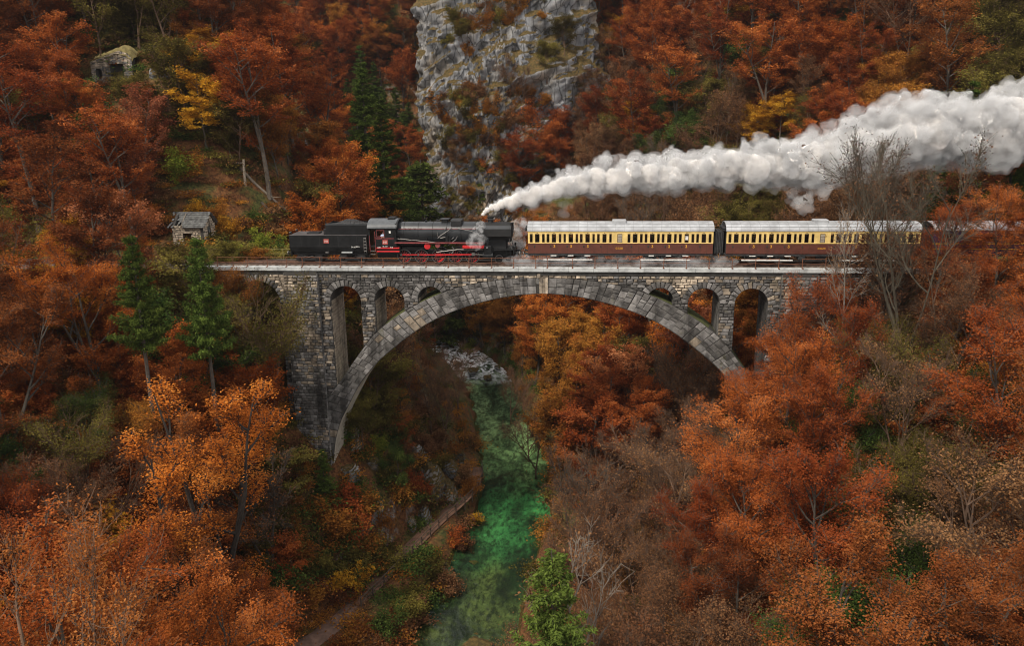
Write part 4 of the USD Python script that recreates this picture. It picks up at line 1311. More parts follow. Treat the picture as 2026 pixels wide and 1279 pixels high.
for px in (833, 782):
    x = NX(px + 4, 436)
    part(loco, "safety_valve", MB().cyl((x, YC, AX + 1.0), (x, YC, AX + 1.2), 0.12, 10), black)
for px in (799, 808, 818, 830):
    x = NX(px, 446)
    part(loco, "washout_plug", MB().tube([(x - .09, YC - .98, AX + 0.52), (x, YC - 1.02, AX + 0.40), (x + .09, YC - .98, AX + 0.52)], 0.035, 5), black)
# handrail and running board
hz = NZ(830, 454)
part(loco, "handrail", MB().tube([(NX(786, 454), 1.10, hz), (NX(940, 454), 1.10, hz)], 0.032), red_dull)
rz = NZ(870, 480)
x0, x1 = NX(781, 480), NX(957, 480)
part(loco, "running_board", MB().box(x0, x1, 0.74, 1.45, rz - 0.05, rz + 0.01), black)
part(loco, "running_board_edge", MB().box(x0, x1, 0.70, 0.738, rz - 0.11, rz + 0.02), red_dull)
part(loco, "running_board", MB().box(x0, x1, 2.95, 3.68, rz - 0.05, rz + 0.01), black, label="running board on the far side")
part(loco, "running_board_edge", MB().box(NX(915, 488), NX(958, 488), 0.72, 1.3, NZ(930, 492), NZ(930, 486), 0.03), red, label="bright red cylinder casing edge")
# smoke deflectors
dz0, dzm, dz1 = NZ(985, 468), NZ(985, 453.5), NZ(985, 447.5)
x0, x1 = NX(958, 455), NX(1011, 455)
for (ya, yb, lab) in ((0.70, 0.98, None), (3.70, 3.42, "smoke deflector on the far side")):
    d = MB()
    t = 0.03 if ya < YC else -0.03
    d.prism_x([(ya, dz0), (ya + t, dz0), (ya + t, dzm), (yb + t, dz1), (yb, dz1), (ya, dzm)], x0, x1)
    dp = part(loco, "smoke_deflector", d, black_matt, label=lab)
    part(dp, "deflector_edge", MB().prism_x([(ya - .004, dzm + .005), (yb - .004 if ya < YC else yb + .004, dz1 + .005), (yb + t * .3, dz1 - .03), (ya + t * .3, dzm - .01)], x0 + 0.01, x1 - 0.01), grey_sheet)
    for xx in (x0 + .25, x1 - .35):
        part(dp, "deflector_bracket", MB().tube([(xx, ya + t, dz0 + .3), (xx, YC - .9 if ya < YC else YC + .9, dz0 + .5)], 0.03, 5), black)
# cylinder, steam pipe, piston gear
cx0, cx1 = NX(957, 500), NX(973, 500)
for y0, y1 in ((0.70, 1.35), (3.05, 3.70)):
    part(loco, "cylinder", MB().lathe_x([(cx0 - .1, 0.0), (cx0 - .1, 0.36), (cx1 + .1, 0.36), (cx1 + .1, 0.0)], (y0 + y1) / 2, 0.95, 20).box(cx0, cx1, y0, y1, 0.75, 1.95, 0.06), black)
    part(loco, "steam_pipe", MB().tube([((cx0 + cx1) / 2 - .05, (y0 + y1) / 2, 1.95), ((cx0 + cx1) / 2 - .05, (y0 + y1) / 2, NZ(967, 478)), ((cx0 + cx1) / 2, (y0 + 2 * YC) / 3, NZ(967, 470))], 0.15, 10), grey_sheet)
part(loco, "cylinder_valve", MB().cyl((cx0 + .35, 0.69, NZ(966, 490)), (cx0 + .35, 0.60, NZ(966, 490)), 0.06, 8), lamp_grey)
# frame
part(loco, "frame", MB().box(NX(742, 500), NX(1012, 500), YC - 0.52, YC + 0.52, 0.62, 1.32, 0.03), black)
# wheels
wy = YC - 0.755
wheels = [NX(p, 507, wy) for p in (800.5, 834.3, 868.2, 901.5, 934.8)]
R = 0.70
for i, x in enumerate(wheels):
    for y0, sg in ((wy - 0.10, 1), (2 * YC - wy - 0.04, -1)):
        wpart = part(loco, "driving_wheel", MB().prism(ring(x, ZR + R, R - 0.13, R - 0.055), y0, y0 + 0.12), black, label=None if sg > 0 else "wheel on the far side")
        part(wpart, "tyre", MB().prism(ring(x, ZR + R, R - 0.055, R), y0 - 0.01, y0 + 0.14), tyre_m)
        sp = MB()
        for k in range(13):
            a = 2 * PI * k / 13 + i
            sp.tube([(x + 0.12 * math.cos(a), y0 + .06, ZR + R + 0.12 * math.sin(a)), (x + (R - .12) * math.cos(a), y0 + .06, ZR + R + (R - .12) * math.sin(a))], [0.045, 0.03], 4)
        part(wpart, "spoke", sp, red_dull)
        part(wpart, "hub", MB().tm(rot_y_disc(x, ZR + R, y0 - 0.03, y0 + 0.14, 0.16, 16)), black)
        a0 = -0.9 - 0.02 * i
        big = i == 2
        cres = Polygon([(x + (R - .13) * math.cos(a), ZR + R + (R - .13) * math.sin(a)) for a in np.linspace(a0 - (0.85 if big else 0.5), a0 + (0.85 if big else 0.5), 12)])
        part(wpart, "counterweight", MB().prism(cres, y0 - 0.012, y0 + 0.10), red)
# rods on the near side
cr = 0.33
pa = 2.6
pins = [(x + cr * math.cos(pa), ZR + R + cr * math.sin(pa) - 0.02) for x in wheels]
rod = MB()
for (a, b_) in zip(pins[:-1], pins[1:]):
    rod.prism([(a[0], a[1] - .06), (b_[0], b_[1] - .06), (b_[0], b_[1] + .06), (a[0], a[1] + .06)], wy - 0.22, wy - 0.16)
part(loco, "coupling_rod", rod, red)
for q in pins:
    part(loco, "crank_pin", MB().tm(rot_y_disc(q[0], q[1], wy - 0.27, wy - 0.08, 0.10, 14)), steel)
xh = NX(935, 507)
part(loco, "connecting_rod", MB().prism([(pins[2][0], pins[2][1] - .07), (xh, 1.00), (xh, 1.10), (pins[2][0], pins[2][1] + .10)], wy - 0.34, wy - 0.27), red)
part(loco, "crosshead", MB().box(xh - .15, xh + .22, wy - 0.38, wy - 0.2, 0.92, 1.22, 0.03), steel)
part(loco, "piston_rod", MB().cyl((xh, wy - 0.3, 1.05), (cx0, wy - 0.3, 1.0), 0.045), steel)
part(loco, "slide_bar", MB().box(xh - 0.5, cx0, wy - 0.36, wy - 0.24, 1.26, 1.34), black)
part(loco, "valve_rod", MB().tube([(pins[2][0] + .1, wy - .38, pins[2][1] + .3), (NX(905, 495), wy - .38, 1.55), (xh + .1, wy - .38, 1.5), (cx0, wy - .38, 1.55)], 0.045), steel)
part(loco, "radius_link", MB().tube([(NX(893, 500), wy - .36, 1.15), (NX(897, 490), wy - .36, 1.5), (NX(893, 483), wy - .36, 1.85)], 0.07), steel)
for px, py, rr, m_ in ((845, 488, 0.30, red), (865.5, 486, 0.24, red_dull)):
    x, z = NX(px, py), NZ(px, py)
    part(loco, "air_tank", MB().tm(rot_y_disc(x, z, 0.80, 1.35, rr, 20)), m_)
part(loco, "ash_pan", MB().box(NX(792, 495), NX(838, 495), YC - .8, YC + .8, 1.35, 1.75, 0.05), black_matt)
# pump, pipes and rods along the barrel
part(loco, "feed_pump", MB().cyl((NX(884, 478), 0.92, 2.30), (NX(884, 478), 0.92, 2.95), 0.17, 12).cyl((NX(889.5, 478), 0.92, 2.30), (NX(889.5, 478), 0.92, 2.75), 0.13, 12), black)
for pts, r in (([(894, 450), (886, 457), (871, 467), (866, 472)], .045), ([(865, 460), (866, 468), (871, 471), (882, 470), (884, 478)], .035), ([(898, 470), (891, 476), (890, 484)], .04), ([(792, 472), (815, 476), (838, 479)], .05),
               ([(905, 468), (902, 474), (893, 481), (886, 486)], .04), ([(844, 478), (845, 470)], .08), ([(880, 455), (884, 448)], .04), ([(905, 452), (935, 458), (955, 470)], .035)):
    part(loco, "pipe", MB().tube([(NX(a, c, 1.0), 1.0, NZ(a, c, 1.0)) for a, c in pts], r, 6), black if r > .045 else steel)
# reverser rod
part(loco, "reversing_rod", MB().tube([(NX(783, 474), 0.95, NZ(783, 473)), (NX(862, 480), 0.95, NZ(862, 480.5))], 0.035, 5), steel)
# front end
fx = NX(1016, 497)
part(loco, "front_platform", MB().box(cx1 + .2, fx, 0.78, 3.62, 1.50, 1.58, 0.01), black)
part(loco, "buffer_beam", MB().box(fx - .05, fx + .08, 0.72, 3.68, 0.95, 1.50, 0.02), black)
for y in (YC - .875, YC + .875):
    bf = part(loco, "buffer", MB().cyl((fx + .08, y, 1.13), (fx + .50, y, 1.13), 0.09, 12), black)
    part(bf, "buffer_head", MB().cyl((fx + .50, y, 1.13), (fx + .56, y, 1.13), 0.24, 18), steel)
    hl = part(loco, "head_lamp", MB().cyl((fx - .12, y + .1, 1.80), (fx + .06, y + .1, 1.80), 0.15, 16), black)
    part(hl, "lamp_lens", MB().cyl((fx + .06, y + .1, 1.80), (fx + .075, y + .1, 1.80), 0.12, 16), lamp_grey)
    part(loco, "platform_strut", MB().tube([(XS1 - .1, y, 2.55), (fx - .25, y, 1.58)], 0.035, 5), steel)
part(loco, "coupling_hook", MB().tube([(fx + .08, YC, 1.1), (fx + .40, YC, 1.12), (fx + .62, YC, 1.05)], 0.05, 6), steel)
lx = NX(986, 511)
for y0 in (wy - 0.08, 2 * YC - wy - 0.04):
    lw = part(loco, "leading_wheel", MB().prism(ring(lx, ZR + .425, 0.10, 0.36), y0, y0 + .08), black)
    part(lw, "tyre", MB().prism(ring(lx, ZR + .425, .36, .425), y0 - .01, y0 + .11), tyre_m)
part(loco, "front_step", MB().box(NX(1001, 510), NX(1010, 510), 0.74, 1.1, 0.55, 0.60).box(NX(1001, 510), NX(1002, 510), .74, .78, .55, 1.5).box(NX(1009, 510), NX(1010, 510), .74, .78, .55, 1.5), black)
# cab
ca, cb, cd = NX(729.5, 460), NX(783, 460), NX(743, 470)
ze, zb = NZ(755, 451.5), NZ(755, 488)
wz0, wz1 = NZ(752, 468), NZ(752, 456.5)
wx0, wx1 = NX(745.5, 462), NX(759.5, 462)
pane_hole = sbox(wx0, wz0, wx1, wz1)
for y0, far in ((0.74, False), (3.62, True)):
    sd = MB().prism(sbox(cd, zb, cb, ze).difference(pane_hole), y0, y0 + 0.04)
    sd.prism(sbox(ca - .06, zb, ca + .10, ze), y0, y0 + 0.04)
    sd.box(ca, cd, y0, y0 + .04, ze - 0.16, ze)
    cs = part(loco, "cab_side", sd, black, label="cab side away from the camera" if far else None)
    if not far:
        part(cs, "window_frame", MB().prism(sbox(wx0 - .04, wz0 - .04, wx1 + .04, wz1 + .04).difference(pane_hole), 0.71, 0.738), red_dull)
        part(cs, "grab_rail", MB().tube([(ca + .06, .70, zb - .5), (ca + .06, .70, zb + 1.1)], 0.03, 6), red_dull)
        part(cs, "grab_rail", MB().tube([(cd - .04, .70, zb - .5), (cd - .04, .70, zb + 1.5)], 0.03, 6), red_dull)
        part(cs, "porthole", MB().prism(sbox(NX(769.5, 460), NZ(771, 462), NX(773, 460), NZ(771, 457)), .722, .738), white_p)
        part(cs, "beading", MB().box(cd + .02, NX(779, 471), .715, .738, NZ(760, 473), NZ(760, 471.5)), red_dull)
part(loco, "cab_front", MB().box(cb - .05, cb, .78, 3.62, zb, ze + .45), black)
part(loco, "backhead", MB().box(cb - .55, cb - .06, YC - .8, YC + .8, zb, ze - .2, .08), dark_int)
part(loco, "cab_floor", MB().box(ca, cb, .8, 3.6, zb - .06, zb), dark_int)
a = np.linspace(0, PI, 25)
arc = [(YC - 1.60 * math.cos(t), ze - .03 + 0.80 * math.sin(t)) for t in a]
arc2 = [(YC - 1.55 * math.cos(t), ze - .06 + 0.76 * math.sin(t)) for t in a[::-1]]
rf = part(loco, "cab_roof", MB().prism_x(arc + arc2, NX(726.5, 450), NX(785, 445)), roof_black, 30)
part(rf, "roof_vent", MB().box(NX(762, 433), NX(777, 433), YC - .55, YC + .55, ze + .68, ze + .92, .05), black)
part(rf, "roof_rib", MB().prism_x([(YC - 1.62 * math.cos(t), ze - .03 + 0.82 * math.sin(t)) for t in a] + [(YC - 1.58 * math.cos(t), ze - .04 + 0.79 * math.sin(t)) for t in a[::-1]], NX(783, 445), NX(786, 445)), black)
# red beams and steps under the cab
for zc in (NZ(765, 491.5), NZ(765, 498)):
    part(loco, "cab_beam", MB().box(NX(745, 495), NX(790, 495), .76, .98, zc - .07, zc + .07, .02), red)
part(loco, "cab_undertray", MB().box(NX(745, 495), NX(790, 495), .99, 3.4, 1.1, zb - .06), black_matt)
for k, py in enumerate((497, 503.5)):
    part(loco, "cab_step", MB().box(NX(733, 500), NX(743, 500), .72, 1.05, NZ(738, py) - .03, NZ(738, py) + .02, .008), steel)
part(loco, "step_hanger", MB().box(NX(733, 500), NX(733, 500) + .04, .76, .8, NZ(738, 505), zb), black)
part(loco, "step_hanger", MB().box(NX(743, 500) - .04, NX(743, 500), .76, .8, NZ(738, 505), zb), black)
# plates and lettering
plate_red = plain("plate_red", (0.36, 0.075, 0.06), rough=0.5, scale=5.0, vary=0.2)


def plate(par, px, py, w, h, text, y=0.74):
    x, z = NX(px, py), NZ(px, py)
    q = part(par, "number_plate", MB().box(x - w / 2, x + w / 2, y - .025, y - .004, z - h / 2, z + h / 2, .006), plate_red)
    lettering(q, "lettering", text, x, z, h * 0.36, y - .026, white_p, width=w * 0.78)


plate(loco, 762, 479.5, 0.52, 0.46, "33-037")
lettering(loco, "cab_lettering", "33-037", NX(762, 487.5), NZ(762, 488), 0.12, .735, white_p, width=.5)
lettering(loco, "cab_lettering", "16t", NX(750, 489), NZ(750, 489.5), 0.14, .735, white_p)
lettering(loco, "cab_lettering", "R 8", NX(775, 489), NZ(775, 489.5), 0.14, .735, white_p)

# the driver leaning at the cab window
skin = plain("skin", (0.38, 0.22, 0.16), rough=0.6, scale=9.0, vary=0.1)
shirt = plain("blue_shirt", (0.36, 0.42, 0.55), rough=0.8, scale=7.0, vary=0.2)
hair_m = plain("dark_cap", (0.03, 0.03, 0.035), rough=0.8, scale=7.0)
import manifold3d as mf


def capsule(p0, r0, p1, r1, n=20):
    return mf.Manifold.batch_hull([mf.Manifold.sphere(r0, n).translate(p0), mf.Manifold.sphere(r1, n).translate(p1)])


def to_tm(m):
    q_ = m.to_mesh()
    return trimesh.Trimesh(q_.vert_properties[:, :3], q_.tri_verts, process=False)


pxx, pz = NX(757, 462), wz0
per = thing("person", "engine driver in a pale blue shirt and dark cap leaning at the locomotive cab window", "person", (pxx, 1.02, pz))
body = capsule((0, 0.12, -1.25), .13, (0, .1, -.75), .15) + capsule((0, .1, -.75), .16, (.0, .02, .02), .17) + capsule((-.17, .03, .08), .075, (.17, .03, .08), .075) + capsule((.0, 0.0, .1), .055, (.0, -.02, .24), .05)
body = body + mf.Manifold.sphere(.105, 24).scale((.9, 1, 1.2)).translate((.0, -.03, .34)) + capsule((0, -.12, .33), .022, (0, -.15, .315), .018)
arm = capsule((-.19, .02, .06), .065, (-.26, -.14, -.16), .05) + capsule((-.26, -.14, -.16), .05, (-.08, -.30, -.10), .038)
arm2 = capsule((.19, .02, .06), .065, (.24, -.12, -.17), .05) + capsule((.24, -.12, -.17), .05, (.10, -.30, -.10), .038)
t = to_tm((body + arm + arm2).refine_to_length(.04))
trimesh.smoothing.filter_taubin(t, iterations=6)
part(per, "body", t, skin, True)
sh = capsule((0, .1, -.72), .19, (.0, .02, .02), .19) + capsule((-.17, .03, .08), .09, (.17, .03, .08), .09) + capsule((-.19, .02, .06), .08, (-.26, -.14, -.16), .065) + capsule((.19, .02, .06), .08, (.24, -.12, -.17), .065) + capsule((-.26, -.14, -.16), .062, (-.16, -.23, -.13), .05) + capsule((.24, -.12, -.17), .062, (.17, -.22, -.13), .05)
part(per, "shirt", to_tm(sh.refine_to_length(.05)), shirt, True)
part(per, "cap", to_tm((mf.Manifold.sphere(.118, 24).scale((.95, 1.05, .6)).translate((0, -.02, .43)) + mf.Manifold.cylinder(.015, .10, .10, 20).translate((0, -.10, .40)))), hair_m, 40)
for s in (-1, 1):
    hd = capsule((s * .09, -.29, -.10), .04, (s * .05, -.36, -.10), .034)
    for k in range(4):
        hd = hd + capsule((s * .05 + (k - 1.5) * .02, -.36, -.10), .011, (s * .05 + (k - 1.5) * .022, -.40 - .008 * (1.5 - abs(k - 1.5)), -.115), .009)
    hd = hd + capsule((s * .03, -.33, -.09), .012, (s * -.005, -.36, -.09), .010)
    part(per, "hand", to_tm(hd), skin, True)

# ------------------------------------------------------------------ tender, leading
ten = thing("tender", "black tub tender heaped with coal, running ahead of the locomotive at the left", "tender")
tx0, tx1 = NX(573, 485), NX(726, 485)
ztop, zseam, zbot = NZ(620, 466.5), NZ(620, 488), NZ(620, 503)
hw = 1.46
prof = [(YC - hw, ztop), (YC - hw, zseam)] + [(YC - hw + 0.62 * (1 - math.cos(t)), zseam - (zseam - zbot) * math.sin(t)) for t in np.linspace(0.2, PI / 2, 7)]
prof = prof + [(2 * YC - y, z) for y, z in prof[::-1]]
part(ten, "water_tank", MB().prism_x(prof, tx0, tx1), black, 30)
tank_top = plain("tank_top", (0.060, 0.052, 0.050), rough=0.6, scale=1.5, vary=0.4)
part(ten, "tank_top", MB().box(tx0 - .01, tx1 + .01, YC - hw + .02, YC + hw - .02, ztop, ztop + .035, .01), tank_top)
part(ten, "seam_strip", MB().box(tx0, tx1, YC - hw - .012, YC - hw - .001, zseam - .02, zseam + .02), black_matt)
for x in np.linspace(tx0 + 1.2, tx1 - 1.0, 4):
    part(ten, "seam_strip", MB().box(x - .02, x + .02, YC - hw - .012, YC - hw - .001, zseam + .03, ztop - .02), black_matt)
bx0, bx1 = NX(642.5, 455), NX(727, 455)
bz1 = NZ(690, 443.5, .95)
bh = 1.24
bk = MB()
prof = [(YC - bh, ztop + .03), (YC - bh, bz1 - .12), (YC - bh + .14, bz1), (YC - bh + .20, bz1), (YC - bh + .06, bz1 - .14), (YC - bh + .06, ztop + .03)]
bk.prism_x(prof, bx0, bx1).prism_x([(2 * YC - y, z) for y, z in prof[::-1]], bx0, bx1)
bk.box(bx0, bx0 + .05, YC - bh + .07, YC + bh - .07, ztop + .03, bz1 - .05).box(bx1 - .05, bx1, YC - bh + .07, YC + bh - .07, ztop + .03, bz1 - .05)
part(ten, "coal_bunker", bk, black)
part(ten, "bunker_rim", MB().box(bx0 - .01, bx1 + .01, YC - bh + .12, YC - bh + .21, bz1 + .001, bz1 + .025), roof_black)
gx_, gy_ = np.meshgrid(np.linspace(bx0 + .06, bx1 - .06, 60), np.linspace(YC - bh + .08, YC + bh - .08, 30), indexing="ij")
u = (gx_ - bx0) / (bx1 - bx0)
w_ = 1 - ((gy_ - YC) / bh) ** 2
gz_ = bz1 - .22 + np.clip(np.minimum(u - .08, .92 - u) * 3, 0, 1) * w_ ** .6 * .50 + (noise(np.stack([gx_ * 9, gy_ * 9, 0 * gx_], -1), 3) - .5) * .16
part(ten, "coal", grid_mesh(gx_, gy_, gz_), coal_m)
part(ten, "tool_box", MB().box(NX(637, 460), NX(643, 460), YC - 1.0, YC - .3, ztop + .04, NZ(640, 455), .03), black_matt)
part(ten, "filler_hatch", MB().box(NX(600, 462), NX(625, 462), YC - .5, YC + .5, ztop + .03, ztop + .16, .04), black)
part(ten, "underframe", MB().box(tx0 + .2, tx1 - .1, YC - 1.0, YC + 1.0, .95, zbot + .05, .02), black_matt)
for bxc in (tx0 + 1.75, tx1 - 1.75):
    bg = part(ten, "bogie", MB().box(bxc - 1.35, bxc + 1.35, YC - 1.02, YC - .92, .38, .78, .04).box(bxc - 1.35, bxc + 1.35, YC + .92, YC + 1.02, .38, .78, .04), black_matt)
    for dx in (-.9, .9):
        for y0 in (wy - .06, 2 * YC - wy - .05):
            part(bg, "wheel", MB().prism(ring(bxc + dx, ZR + .46, .07, .46), y0, y0 + .11), tyre_m)
        part(bg, "axle_box", MB().box(bxc + dx - .16, bxc + dx + .16, YC - 1.14, YC - 1.0, .45, .75, .03), black)
    part(bg, "leaf_spring", MB().tube([(bxc - .5, YC - 1.08, .86), (bxc, YC - 1.08, .74), (bxc + .5, YC - 1.08, .86)], .05, 5), black)
for y in (YC - .875, YC + .875):
    bf = part(ten, "buffer", MB().cyl((tx0 + .1, y, 1.13), (tx0 - .36, y, 1.13), .09, 12), black)
    part(bf, "buffer_head", MB().cyl((tx0 - .36, y, 1.13), (tx0 - .42, y, 1.13), .24, 18), steel)
    lp = part(ten, "tail_lamp", MB().cyl((tx0 + .08, y, ztop + .22), (tx0 - .08, y, ztop + .22), .12, 14).box(tx0 - .03, tx0 + .03, y - .03, y + .03, ztop + .02, ztop + .12), black)
    part(lp, "lamp_lens", MB().cyl((tx0 - .08, y, ztop + .22), (tx0 - .10, y, ztop + .22), .10, 14), lamp_grey)
part(ten, "buffer_beam", MB().box(tx0 - .02, tx0 + .12, YC - 1.35, YC + 1.35, .92, 1.42, .02), black)
part(ten, "coupling_hook", MB().tube([(tx0, YC, 1.1), (tx0 - .3, YC, 1.12), (tx0 - .5, YC, 1.04)], .05), steel)
part(ten, "lower_lamp", MB().cyl((tx0 - .06, YC - .8, 1.66), (tx0 + .0, YC - .8, 1.66), .14, 14), lamp_grey)
part(ten, "step_bar", MB().box(NX(676, 500), NX(697, 500), YC - hw - .06, YC - hw + .3, NZ(686, 501), NZ(686, 498.5), .01), lamp_grey)
part(ten, "step_bar", MB().box(NX(644, 500), NX(650, 500), YC - hw - .06, YC - hw + .3, NZ(647, 501), NZ(647, 498.5), .01), steel)
plate(ten, 645.5, 477.5, 0.52, 0.42, "33-037")
lettering(ten, "tender_lettering", "34 m3", NX(699.5, 489), NZ(699, 489), .13, YC - hw - .015, white_p, width=.42)
lettering(ten, "tender_lettering", "8 t", NX(708, 489), NZ(708, 488.5), .13, YC - hw - .015, white_p, width=.34)
for k in range(5):
    z = NZ(723, 472 + 6 * k)
    part(ten, "ladder_rung", MB().tube([(NX(720, 480), YC - hw - .10, z), (NX(725, 480), YC - hw - .10, z)], .02, 5), steel)
part(ten, "ladder_rail", MB().tube([(NX(720, 480), YC - hw - .10, NZ(723, 500)), (NX(720, 480), YC - hw - .10, NZ(723, 470))], .02, 5), steel)
part(ten, "ladder_rail", MB().tube([(NX(725, 480), YC - hw - .10, NZ(723, 500)), (NX(725, 480), YC - hw - .10, NZ(723, 470))], .02, 5), steel)

# ------------------------------------------------------------------ coaches
cream = plain("coach_cream", (0.64, 0.46, 0.16), rough=0.45, scale=1.6, vary=0.24, bump=0.04, spec=0.5)
brown = plain("coach_brown", (0.090, 0.026, 0.016), rough=0.42, scale=1.2, vary=0.25, bump=0.04, spec=0.5)
roof_m = plain("coach_roof", (0.36, 0.37, 0.38), rough=0.4, scale=1.0, vary=0.35, bump=0.06, dirt=(0.24, 0.245, 0.25))
roof_seam = plain("roof_seam", (0.20, 0.205, 0.21), rough=0.5, scale=2.0)
frame_br = plain("window_frame_brown", (0.060, 0.030, 0.016), rough=0.5, scale=4.0)
under_m = plain("underframe", (0.028, 0.028, 0.028), rough=0.8, scale=3.0, vary=0.5)
gold_m = plain("yellow_lettering", (0.62, 0.30, 0.03), rough=0.5, scale=5.0, vary=0.15)
blind_m = plain("frosted_pane", (0.30, 0.26, 0.20), rough=0.5, scale=5.0, vary=0.2)
CX0 = NX(1044.5, 470)
CL = NX(1411.5, 470) - CX0
crop = lambda c: NX(1020 + c / 4.824, 470) - CX0
WIN = [(135, 165), (185, 230), (252, 280), (295, 325), (345, 388), (412, 438), (457, 482), (505, 550), (572, 598), (614, 642), (665, 710), (732, 758), (777, 805), (828, 870), (893, 920), (970, 1020), (1068, 1098), (1118, 1165), (1187, 1215), (1232, 1260), (1282, 1328), (1350, 1378), (1395, 1423), (1446, 1490), (1512, 1540), (1558, 1588), (1612, 1655), (1678, 1708), (1724, 1752), (1775, 1820), (1842, 1872)]
WIN = [(crop(a) + .01, crop(b_) - .01) for a, b_ in WIN]
Z0, ZM, Z1 = 1.23, 2.24, 3.42
WZ0, WZ1 = NZ(1200, 480.2), NZ(1200, 463)
Y0, Y1 = 0.75, 3.65


def make_coach(loc, label):
    c = thing("passenger_coach", label, "railway coach", loc, group="cream and brown coaches of the train")
    holes = unary_union([sbox(a, WZ0, b_, WZ1).buffer(-.03).buffer(.03) for a, b_ in WIN])
    for y, far in ((Y0, False), (Y1 - .04, True)):
        part(c, "upper_side", MB().prism(sbox(0, ZM, CL, Z1).difference(holes), y, y + .04), cream, label="far side of the coach" if far else None)
        part(c, "lower_side", MB().prism(sbox(0, Z0, CL, ZM - .001), y, y + .04), brown, label="far side of the coach" if far else None)
    part(c, "waist_beading", MB().box(0, CL, Y0 - .025, Y0 - .001, ZM - .03, ZM + .045), cream)
    part(c, "cornice", MB().box(0, CL, Y0 - .03, Y0 - .001, Z1 - .05, Z1), cream)
    part(c, "sole_bar", MB().box(0, CL, Y0 + .06, Y1 - .06, Z0 - .22, Z0 + .02), under_m)
    for i, (a, b_) in enumerate(WIN):
        for y, far in ((Y0, False), (Y1, True)):
            o = sbox(a, WZ0, b_, WZ1).buffer(-.03).buffer(.028)
            iy = y + .012 if not far else y - .04
            fr = part(c, "window", MB().prism(o.difference(o.buffer(-.045)), iy, iy + .03), frame_br)
            pm = blind_m if i == 15 else glass_m
            part(fr, "pane", MB().box(a + .035, b_ - .035, iy + .010, iy + .018, WZ0 + .035, WZ1 - .035), pm)
            if i == 15 and not far:
                for k in (1, 2):
                    zz = WZ0 + (WZ1 - WZ0) * k / 3
                    part(fr, "glazing_bar", MB().box(a + .03, b_ - .03, iy - .002, iy + .009, zz - .012, zz + .012), frame_br)
        if (b_ - a) > .37 and i != 15 or i in (1, 4, 7, 10, 13, 17, 20, 23, 26, 29):
            xm = (a + b_) / 2
            part(c, "door_vent", MB().box(xm - .06, xm + .06, Y0 - .02, Y0 - .001, WZ1 + .08, WZ1 + .12), frame_br)
            for xe in (a - .09, b_ + .09):
                part(c, "door_joint", MB().box(xe - .012, xe + .012, Y0 - .006, Y0 - .0005, Z0 + .02, ZM - .035), frame_br)
    part(c, "notice", MB().box(WIN[26][0] + .08, WIN[26][1] - .06, Y0 + .004, Y0 + .009, WZ0 + .25, WZ0 + .62), white_p)
    # interior
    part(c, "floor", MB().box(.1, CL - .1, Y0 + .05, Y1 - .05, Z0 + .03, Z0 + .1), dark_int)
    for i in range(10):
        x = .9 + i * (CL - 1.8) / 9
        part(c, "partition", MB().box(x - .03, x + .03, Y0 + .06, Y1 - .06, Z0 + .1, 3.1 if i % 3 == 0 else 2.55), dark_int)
    # ends
    for x in (0.0, CL - .05):
        part(c, "end_wall", MB().prism_x([(Y0 + .05, Z0), (Y1 - .05, Z0), (Y1 - .05, Z1)] + [(YC - 1.40 * math.cos(t), Z1 + .66 * math.sin(t)) for t in np.linspace(PI, 0, 15)] + [(Y0 + .05, Z1)], x, x + .05), under_m)
    # roof: low arc in sheets
    a = np.linspace(0, PI, 25)
    outer = [(YC - 1.52 * math.cos(t), Z1 - .02 + .76 * math.sin(t) ** .85) for t in a]
    inner = [(YC - 1.46 * math.cos(t), Z1 - .05 + .72 * math.sin(t) ** .85) for t in a[::-1]]
    rf = part(c, "roof", MB().prism_x(outer + inner, -.06, CL + .06), roof_m, 30)
    for t in (0.42, 0.85):
        y, z = YC - 1.52 * math.cos(t), Z1 - .02 + .76 * math.sin(t) ** .85
        part(rf, "roof_batten", MB().box(-.05, CL + .05, y - .03, y + .03, z - .02, z + .018), roof_seam)
    for x in np.linspace(.45, CL - .45, 20):
        part(rf, "roof_seam", MB().prism_x([(y, z + .006) for y, z in outer] + [(y, z - .01) for y, z in outer[::-1]], x - .012, x + .012), roof_seam)
    part(rf, "rain_strip", MB().box(-.05, CL + .05, Y0 - .055, Y0 - .031, Z1 - .04, Z1 + .02), roof_seam)
    vx0, vx1 = NX(1212, 440) - CX0, NX(1240, 440) - CX0
    part(rf, "roof_ventilator", MB().box(vx0, vx1, YC - .85, YC + .2, Z1 + .45, Z1 + .95, .06), roof_m)
    # numerals, door handles, inscription
    for cpx in (370, 530, 690, 1308, 1468, 1632):
        lettering(c, "class_numeral", "3", crop(cpx), NZ(1100, 487.6), .24, Y0 - .004, gold_m)
    for cpx in (180, 335, 492, 652, 815, 1108, 1268, 1430, 1590, 1763):
        x = crop(cpx)
        part(c, "door_handle", MB().box(x - .055, x + .055, Y0 - .05, Y0 - .001, NZ(1100, 489.5), NZ(1100, 486), .015), under_m)
    lettering(c, "inscription", "Ci 21.200", crop(993), NZ(1226, 491.5), .17, Y0 - .004, gold_m, width=crop(1028) - crop(958))
    # step boards with white edges
    for c0, c1 in ((335, 390), (500, 553), (660, 715), (1275, 1325), (1440, 1490), (1600, 1655)):
        part(c, "door_step", MB().box(crop(c0), crop(c1), Y0 - .10, Y0 + .2, NZ(1300, 507.2), NZ(1300, 505.8)), white_p)
